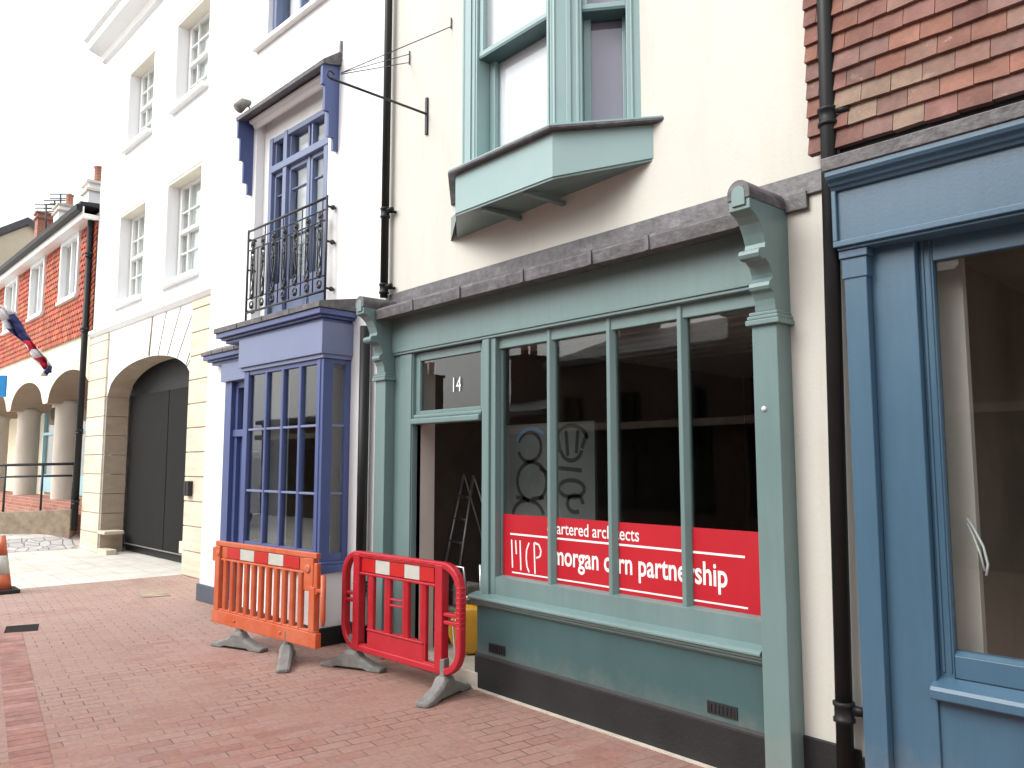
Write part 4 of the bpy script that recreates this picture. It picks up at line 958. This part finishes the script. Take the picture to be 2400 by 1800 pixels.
q = at(162, 492, 30); chim('chimney', 'white chimney with one red pot above the long dark gutter', q.x, q.y, 5.5, q.z, .75, WHITE, 1, cap=COLUMN)
q = at(104, 505, 34); chim('chimney', 'narrow red brick chimney beside the beige gable', q.x, q.y, 5.5, q.z, .5, REDBRICK, 0, cap=REDBRICK)
# gable behind
GB = thing('gable_house', 'distant beige rendered gable with a dark verge at the left edge', 'house', tuple(at(40, 700, 38)[:2]) + (0,))
apex = at(70, 528, 38); le = at(-40, 570, 38); re = at(98, 550, 38)
hd = Vector((-math.cos(R(41.3)), math.sin(R(41.3)), 0)) * 8
w = MB(); pr = [apex, re, Vector((re.x, re.y, 0)), Vector((le.x, le.y, 0)), le]; w.sweep([pr, [p + hd for p in pr]]); w.build('wall', mottled('beige_render', (.5, .45, .34), .9, .6, .15), GB)
w = MB()
up = Vector((0, 0, .3)); bk = hd * -.02
for p_, q_ in ((apex, re), (le, apex)):
    w.sweep([[p_ + bk, p_ + up + bk, p_ + up + hd, p_ + hd], [q_ + bk, q_ + up + bk, q_ + up + hd, q_ + hd]])
w.build('roof', SLATE, GB)
b = MB()
for px_, py_, hh in ((108, 480, 2.6), (128, 470, 3.0), (142, 455, 3.2)):
    p0 = at(px_, 545, 33); p1 = at(px_, py_, 33)
    b.tube([p0, p1], .03, 5)
    dv = Vector((.66, .75, 0))
    for t_ in (.75, .88, 1.0):
        c_ = p0.lerp(p1, t_); b.tube([c_ - dv * .4, c_ + dv * .4], .022, 4)
solo(b.build('roof_aerials', IRON), 'cluster of thin television aerials over the distant chimneys', 'aerial')

# ramp wall, railing
RW = MB(); p0 = Vector((-18.05, 4.0, 0)); p1 = Vector((-20.0, 1.6, 0)); hw = Vector((-.75, .6, 0)).normalized() * .3
RW.hexa([p1 + Vector((0, 0, .1)), p0 + Vector((0, 0, .1)), p0 + hw + Vector((0, 0, .1)), p1 + hw + Vector((0, 0, .1)), p1 + Vector((0, 0, .62)), p0 + Vector((0, 0, .74)), p0 + hw + Vector((0, 0, .74)), p1 + hw + Vector((0, 0, .62))])
solo(RW.build('ramp_wall', SAND, None, .01), 'low tan stone ramp wall in front of the columned arcade', 'wall')
rl = thing('handrail', 'black metal handrail on the low stone ramp wall at left', 'railing', tuple(p0 + hw * .5))
cc = hw * .5
def rp(t, z): v = p0.lerp(p1, t) + cc; return Vector((v.x, v.y, z))
w = MB(); w.tube([rp(0.0, 1.66), rp(1.0, 1.6)], .028, 8); w.tube([rp(0.0, 1.42), rp(.72, 1.38)], .022, 8); w.build('rail', IRON, rl)
for t_ in (.02, .22, .46, .72, .66):
    w = MB(); w.tube([rp(t_, .6), rp(t_, 1.64 if t_ != .72 else 1.38)], .022, 8); w.build('post', IRON, rl)

# flag on its pole
FG = thing('flag', 'red, white and blue flag hanging furled on a slanting pole at upper left', 'flag', (-16.5, 3.5, 4))
fa, fb = at(-10, 700, 15.5), at(118, 868, 15.5)
w = MB(); w.tube([at(-60, 690, 15.5), at(40, 735, 15.5)], .02, 8); w.build('pole', FLAGW, FG)
rnd = random.Random(2); side = Vector((.66, .75, 0)); 
pth = [(8, 722), (22, 745), (34, 765), (46, 783), (62, 800), (78, 820), (92, 838), (106, 848), (115, 862), (108, 878)]
w = MB(); w.smooth = True; mats_ = [FLAGW, FLAGB, FLAGR]
seq = [0, 1, 1, 1, 2, 0, 2, 2, 1]
for lane in range(4):
    for i in range(len(pth) - 1):
        def q_(i, s_):
            c_ = at(pth[i][0], pth[i][1], 15.5); wd_ = (.085 + .03 * math.sin(i * 1.3)) 
            off_ = (s_ / 4. - .5) * 2 * wd_
            dep = .09 * math.sin(s_ * 2.1 + i * .9)
            return c_ + (side * .75 + Vector((0, 0, .6))) * off_ + Vector((.75, -.66, 0)) * dep
        w.mi = seq[i] if lane in (1, 2) else (seq[i] if rnd.random() < .6 else 0)
        w.face([q_(i, lane), q_(i, lane + 1), q_(i + 1, lane + 1), q_(i + 1, lane)])
o = w.build('cloth', mats_, FG); m_ = o.modifiers.new('solid', 'SOLIDIFY'); m_.thickness = .01
# blue sign at the edge
SG = thing('blue_sign', 'blue rectangular sign cut off by the left edge of the picture', 'sign', tuple(at(-6, 1000, 14)[:2]) + (0,))
q0 = at(-20, 905, 14); q1 = at(8, 870, 14)
w = MB(); dv = Vector((.66, .75, 0)); c_ = at(-14, 905, 14); 
w.hexa([c_ - dv * .17 + Vector((0, 0, -.16)), c_ + dv * .17 + Vector((0, 0, -.16)), c_ + dv * .17 + Vector((-.02, .02, -.16)), c_ - dv * .17 + Vector((-.02, .02, -.16)), c_ - dv * .17 + Vector((0, 0, .16)), c_ + dv * .17 + Vector((0, 0, .16)), c_ + dv * .17 + Vector((-.02, .02, .16)), c_ - dv * .17 + Vector((-.02, .02, .16))])
w.build('face', SIGNB, SG)
w = MB(); w.tube([(c_.x - .04, c_.y + .02, 0), (c_.x - .04, c_.y + .02, c_.z + .2)], .03, 10); w.build('post', ALU, SG)

# traffic cone
cx, cy = -12.2, 1.93
TC = thing('traffic_cone', 'orange and white traffic cone on a black base at the left edge', 'cone', (cx, cy, 0))
w = MB(); w.mi = 0
def cone_seg(z0, z1, mi):
    r0 = .135 - .105 * (z0 - .05) / .68; r1 = .135 - .105 * (z1 - .05) / .68; w.mi = mi; w.lathe((cx, cy, 0), [(r0, z0), (r1, z1)], 20)
cone_seg(.05, .24, 0); cone_seg(.241, .48, 1); cone_seg(.481, .73, 0); w.build('cone_body', [ORANGE, BANDW], TC)
w = MB(); w.box(W, cx - .2, cx + .2, -cy - .2, -cy + .2, 0.003, .05); w.build('base', RUBBER, TC, .01)

# ================================================================== BARRIERS
def foot(fr_c, ang, L_=.36, h=.15, zt=.17, parent=None):
    c = Vector(fr_c); d = Vector((math.cos(R(ang)), math.sin(R(ang)), 0)); nn = Vector((-d.y, d.x, 0))
    w = MB(); prof = [(-L_, .0), (-L_, .03), (-L_ * .75, .045), (-L_ * .3, .10), (-.05, h), (.05, h), (L_ * .3, .10), (L_ * .75, .045), (L_, .03), (L_, .0), (L_ * .6, 0), (L_ * .45, .02), (-L_ * .45, .02), (-L_ * .6, 0)]
    hw = .055
    rings = []
    for s_ in (-1, -.6, .6, 1):
        rings.append([c + d * (a * (1 if abs(s_) < 1 else .96)) + nn * hw * s_ + Vector((0, 0, .002 + (z_ if abs(s_) < 1 else z_ * .8))) for a, z_ in prof])
    w.sweep(rings)
    w.hexa([c + d * a + nn * b_ + Vector((0, 0, z_)) for z_ in (h - .02, zt + .1) for a, b_ in ((-.035, -.02), (.035, -.02), (.035, .02), (-.035, .02))])
    w.build('foot', RFOOT, parent, .008)

# orange slatted barrier
F1 = Fr((-7.61, 2.947), 6.84)
b1 = thing('pedestrian_barrier', 'faded orange slatted plastic barrier with red and white band, left of the pair', 'barrier', tuple(F1.p(.84, 0, 0)), 'plastic barriers in front of the shops')
zb, zt = .178, .93; WD = 1.685
w = MB(); kk = .022
def rnds(fr, pts, k0_, k1_): w.prof_k(fr, k0_, k1_, pts)
w.box(F1, .02, WD - .02, -kk, kk, zt - .045, zt)                        # top rail
w.box(F1, 0.0, WD - .0, -.028, .028, zb, zb + .12)                      # bottom rail
w.box(F1, .02, WD - .02, -.024, .024, zb + .12, zb + .135)
w.box(F1, .13, WD - .2, -.024, .024, .755, .775)
w.box(F1, .03, .115, -.03, .03, zb + .12, zt - .045)                    # end stiles
w.box(F1, WD - .19, WD - .06, -.026, .026, .62, zt - .045); w.box(F1, WD - .11, WD - .03, -.03, .03, zb + .12, .66)
w.box(F1, -.03, .06, -.024, .024, .74, zt - .06); w.box(F1, WD - .06, WD - .01, -.02, .02, .6, zt - .08); w.box(F1, WD - .05, WD + .06, -.018, .018, .62, .65)
w.box(F1, .13, WD - .19, -.012, .012, .775, zt - .045)
w.build('frame', ORANGE, b1, .012, 3)
for i in range(11):
    u = .175 + i * .123
    q = MB(); q.prof_z(F1, zb + .125, .76, [(u, -.016), (u + .05, -.016), (u + .056, 0), (u + .05, .018), (u + .025, .028), (u, .018), (u - .006, 0)][::-1]); q.build('slat', ORANGE, b1, .004)
w = MB(); xs2 = [.235, .47, .71, .945, 1.18, 1.42]
for i in range(5):
    w.mi = i % 2; w.box(F1, xs2[i], xs2[i + 1] - .004, .012, .02, .785, zt - .05)
w.build('reflective_band', [BANDR, BANDW], b1, .002)
for u, z_, r_ in ((.09, .82, .026), (WD - .13, .8, .036), (.42, zb + .06, .014), (1.17, zb + .06, .014)):
    w = MB(); w.tube([F1.p(u, .02, z_), F1.p(u, .034, z_), F1.p(u, .036, z_)], [r_, r_, r_ * .6], 12); w.build('lock_boss', ORANGE, b1)
w = MB(); w.tube([F1.p(WD + .06, 0, .36), F1.p(WD + .055, 0, .42), F1.p(WD + .05, 0, .76)], [.012, .022, .022], 10); w.build('link_pin', ORANGE, b1)
foot(F1.p(.47, 0, 0), 22, .31, parent=b1); foot(F1.p(1.235, 0, 0), -30, parent=b1)

# red barrier with rounded loops
F2 = Fr((-5.907, 3.414), 3.87)
b2 = thing('pedestrian_barrier', 'bright red plastic barrier with rounded ends standing before the open teal doorway', 'barrier', tuple(F2.p(.62, 0, 0)), 'plastic barriers in front of the shops')
zb, zt = .155, .945; U0, U1 = -.09, 1.40
w = MB()
def rr_path(u0, u1, z0, z1, r, n=7):
    P_ = []
    for cx_, cz_, a0 in ((u1 - r, z0 + r, -90), (u1 - r, z1 - r, 0), (u0 + r, z1 - r, 90), (u0 + r, z0 + r, 180)):
        for i in range(n + 1):
            a = R(a0 + 90 * i / n); P_.append((cx_ + r * math.cos(a), cz_ + r * math.sin(a)))
    return P_
out = rr_path(U0, U1, zb, zt, .2); inn = rr_path(U0 + .055, U1 - .055, zb + .05, zt - .05, .15)
n = len(out)
vs = [F2.p(u, .03, z) for u, z in out] + [F2.p(u, .03, z) for u, z in inn] + [F2.p(u, -.03, z) for u, z in out] + [F2.p(u, -.03, z) for u, z in inn]
fs = []
for i in range(n):
    j = (i + 1) % n; fs += [(i, j, n + j, n + i), (2 * n + j, 2 * n + i, 3 * n + i, 3 * n + j), (j, i, 2 * n + i, 2 * n + j), (n + i, n + j, 3 * n + j, 3 * n + i)]
w.mesh(vs, fs); w.build('outer_frame', REDPL, b2, .012, 3)
w = MB()
for a in (.08, 1.12): w.box(F2, a, a + .085, -.034, .034, zb + .02, zt - .02)
w.box(F2, .165, 1.12, -.02, .012, .78, zt - .04)                       # band backing
w.box(F2, .165, 1.12, -.03, .03, .762, .782)
w.box(F2, .27, .98, -.028, .02, zb + .03, .335); w.box(F2, .27, .98, -.03, .03, .335, .35)
w.box(F2, .165, .27, -.028, .02, zb + .03, .215); w.box(F2, .98, 1.12, -.028, .02, zb + .03, .215)
for z in (.53, .585): w.box(F2, U0 + .04, .08, -.022, .022, z, z + .028); w.box(F2, 1.205, U1 - .04, -.022, .022, z - .02, z + .008)
w.box(F2, .56, .72, -.018, .018, .555, .572); w.box(F2, .56, .72, -.018, .018, .60, .617)
w.build('inner_frame', REDPL, b2, .01, 3)
for a in (.27, .49, .72, .93):
    q = MB(); q.prof_z(F2, .34, .77, [(a, -.016), (a + .07, -.016), (a + .075, 0), (a + .07, .016), (a + .035, .028), (a, .016), (a - .005, 0)][::-1]); q.build('bar', REDPL, b2, .004)
for a in (.93,):
    q = MB(); q.box(F2, a, a + .07, -.016, .016, .2, .36); q.build('bar', REDPL, b2, .004)
w = MB(); xs2 = [.2, .372, .56, .745, .93, 1.1]
for i in range(5):
    w.mi = i % 2; w.box(F2, xs2[i], xs2[i + 1] - .003, .0125, .02, .79, zt - .052)
w.build('reflective_band', [BANDR, BANDW], b2, .002)
w = MB()
for i in range(9): w.lathe(F2.p(U1 - .028, 0, .5 + i * .035), [(.03, -.008), (.036, 0), (.03, .008)], 12)
w.build('hinge_knuckle', REDPL, b2)
w = MB()
for i in range(7):
    u = .25 + i * .13; w.box(F2, u, u + .09, .03, .034, zt - .03, zt - .018)
w.build('top_rib', REDPL, b2, .002)
foot(F2.p(.06, 0, 0), 24, .3, parent=b2); foot(F2.p(1.2, 0, 0), -70, .29, parent=b2)

# ================================================================== OPPOSITE SIDE (seen mirrored in the glass)
FO = Fr((0, -6.2), 180)       # u runs towards -X, k towards the shops
def opp(x0, x1, h, mat, label, roofh=1.6, nwin=3, chm=True):
    t = thing('terraced_house', label, 'house', ((x0 + x1) / 2, -6.2, 0)); u0, u1 = -x1, -x0
    w = MB(); hs_ = []; wd_ = (u1 - u0) / nwin
    for i in range(nwin): hs_.append((u0 + wd_ * (i + .3), u0 + wd_ * (i + .7), h - 2.2, h - .8))
    hs_.append((u0 + .4, u1 - .4, .6, 2.5))
    wall_grid(w, FO, u0, u1, 0, h, 0, .2, hs_); shell(w, FO, u0, u1, 0, h, 6, -.2); w.build('wall', mat, t)
    for q in hs_:
        w = MB(); w.box(FO, q[0], q[0] + .08, -.15, -.05, q[2], q[3]); w.box(FO, q[1] - .08, q[1], -.15, -.05, q[2], q[3]); w.box(FO, q[0] + .08, q[1] - .08, -.15, -.05, q[3] - .08, q[3]); w.box(FO, q[0] + .08, q[1] - .08, -.15, -.05, q[2], q[2] + .08); w.box(FO, (q[0] + q[1]) / 2 - .03, (q[0] + q[1]) / 2 + .03, -.15, -.05, q[2] + .08, q[3] - .08)
        f = w.build('window', DARKGATE, t); w = MB(); w.box(FO, q[0], q[1], -.19, -.18, q[2], q[3]); w.build('pane', DARKGATE, f)
    w = MB(); w.sweep([[FO.p(u, k, z) for k, z in ((.25, h - .05), (.25, h + .08), (-3, h + roofh), (-6.2, h + .08), (-6.2, h - .05))] for u in (u0, u1)]); w.build('roof', SLATE, t)
    w = MB(); w.box(FO, u0, u1, .0, .28, 2.45, 2.6); w.build('shop_fascia', BROWN_WALL, t)
    if chm:
        w = MB(); w.box(FO, u1 - 1.0, u1 - .3, -3.3, -2.4, h + roofh - .6, h + roofh + 1.3); w.box(FO, u1 - 1.05, u1 - .25, -3.35, -2.35, h + roofh + 1.3, h + roofh + 1.4); c = w.build('chimney', DKBRICK, t)
        for i in range(2):
            w = MB(); p_ = FO.p(u1 - .85 + i * .4, -2.85, h + roofh + 1.4); w.lathe(p_, [(.12, 0), (.1, .4), (.12, .45)], 10); w.build('chimney_pot', REDBRICK, c)
opp(-4.2, .8, 5.2, DKBRICK, 'brown brick terraced house across the street behind the viewer')
opp(.8, 6.5, 6.2, DKBRICK, 'taller brown brick house across the street to the right')
opp(-9.2, -4.2, 4.7, DKBRICK, 'lower brown brick terraced house across the street, left of its neighbour')
opp(-14.5, -9.2, 4.1, DKBRICK, 'low brown brick terraced house across the street, third from the right', roofh=1.2)
opp(-19.0, -14.5, 2.95, DKBRICK, 'low brown brick house across the street, fourth from the right', roofh=.7)
opp(-24.5, -19.0, 3.0, DKBRICK, 'low brown brick house at the far end across the street', roofh=.5)
# white van parked opposite
V = thing('parked_van', 'white van parked across the street, mirrored in the bay window glass', 'van', (-22, -2.6, 0))
VX = Fr((-10, .9), 0)
w = MB(); vp = [(-14.4, .35), (-14.4, .95), (-14.2, 1.15), (-13.6, 1.25), (-13.1, 1.9), (-12.8, 2.0), (-10.0, 2.0), (-9.9, 1.8), (-9.85, .35)]
w.sweep([[Vector((x - 10, y + .9, z)) for x, z in vp] for y in (-4.4, -2.7)]); bd = w.build('body', VANW, V, .05, 3)
w = MB(); w.sweep([[Vector((x - 10, y + .9, z)) for x, z in [(-13.45, 1.25), (-13.02, 1.8), (-12.2, 1.8), (-12.2, 1.25)]] for y in (-2.7, -2.685)]); w.build('side_window', BLACKP, V)
for x in (-13.6, -10.6):
    for y in (-4.3, -2.78):
        w = MB(); w.tube([(x - 10, y + .8, .34), (x - 10, y + 1.0, .34)], .34, 20); wh = w.build('wheel', RUBBER, V)
        w = MB(); w.tube([(x - 10, y + 1.0, .34), (x - 10, y + 1.015, .34)], .19, 16); w.build('hub_cap', ALU, wh)

# tidy helper properties
for o in D.objects:
    if '_base' in o: del o['_base']
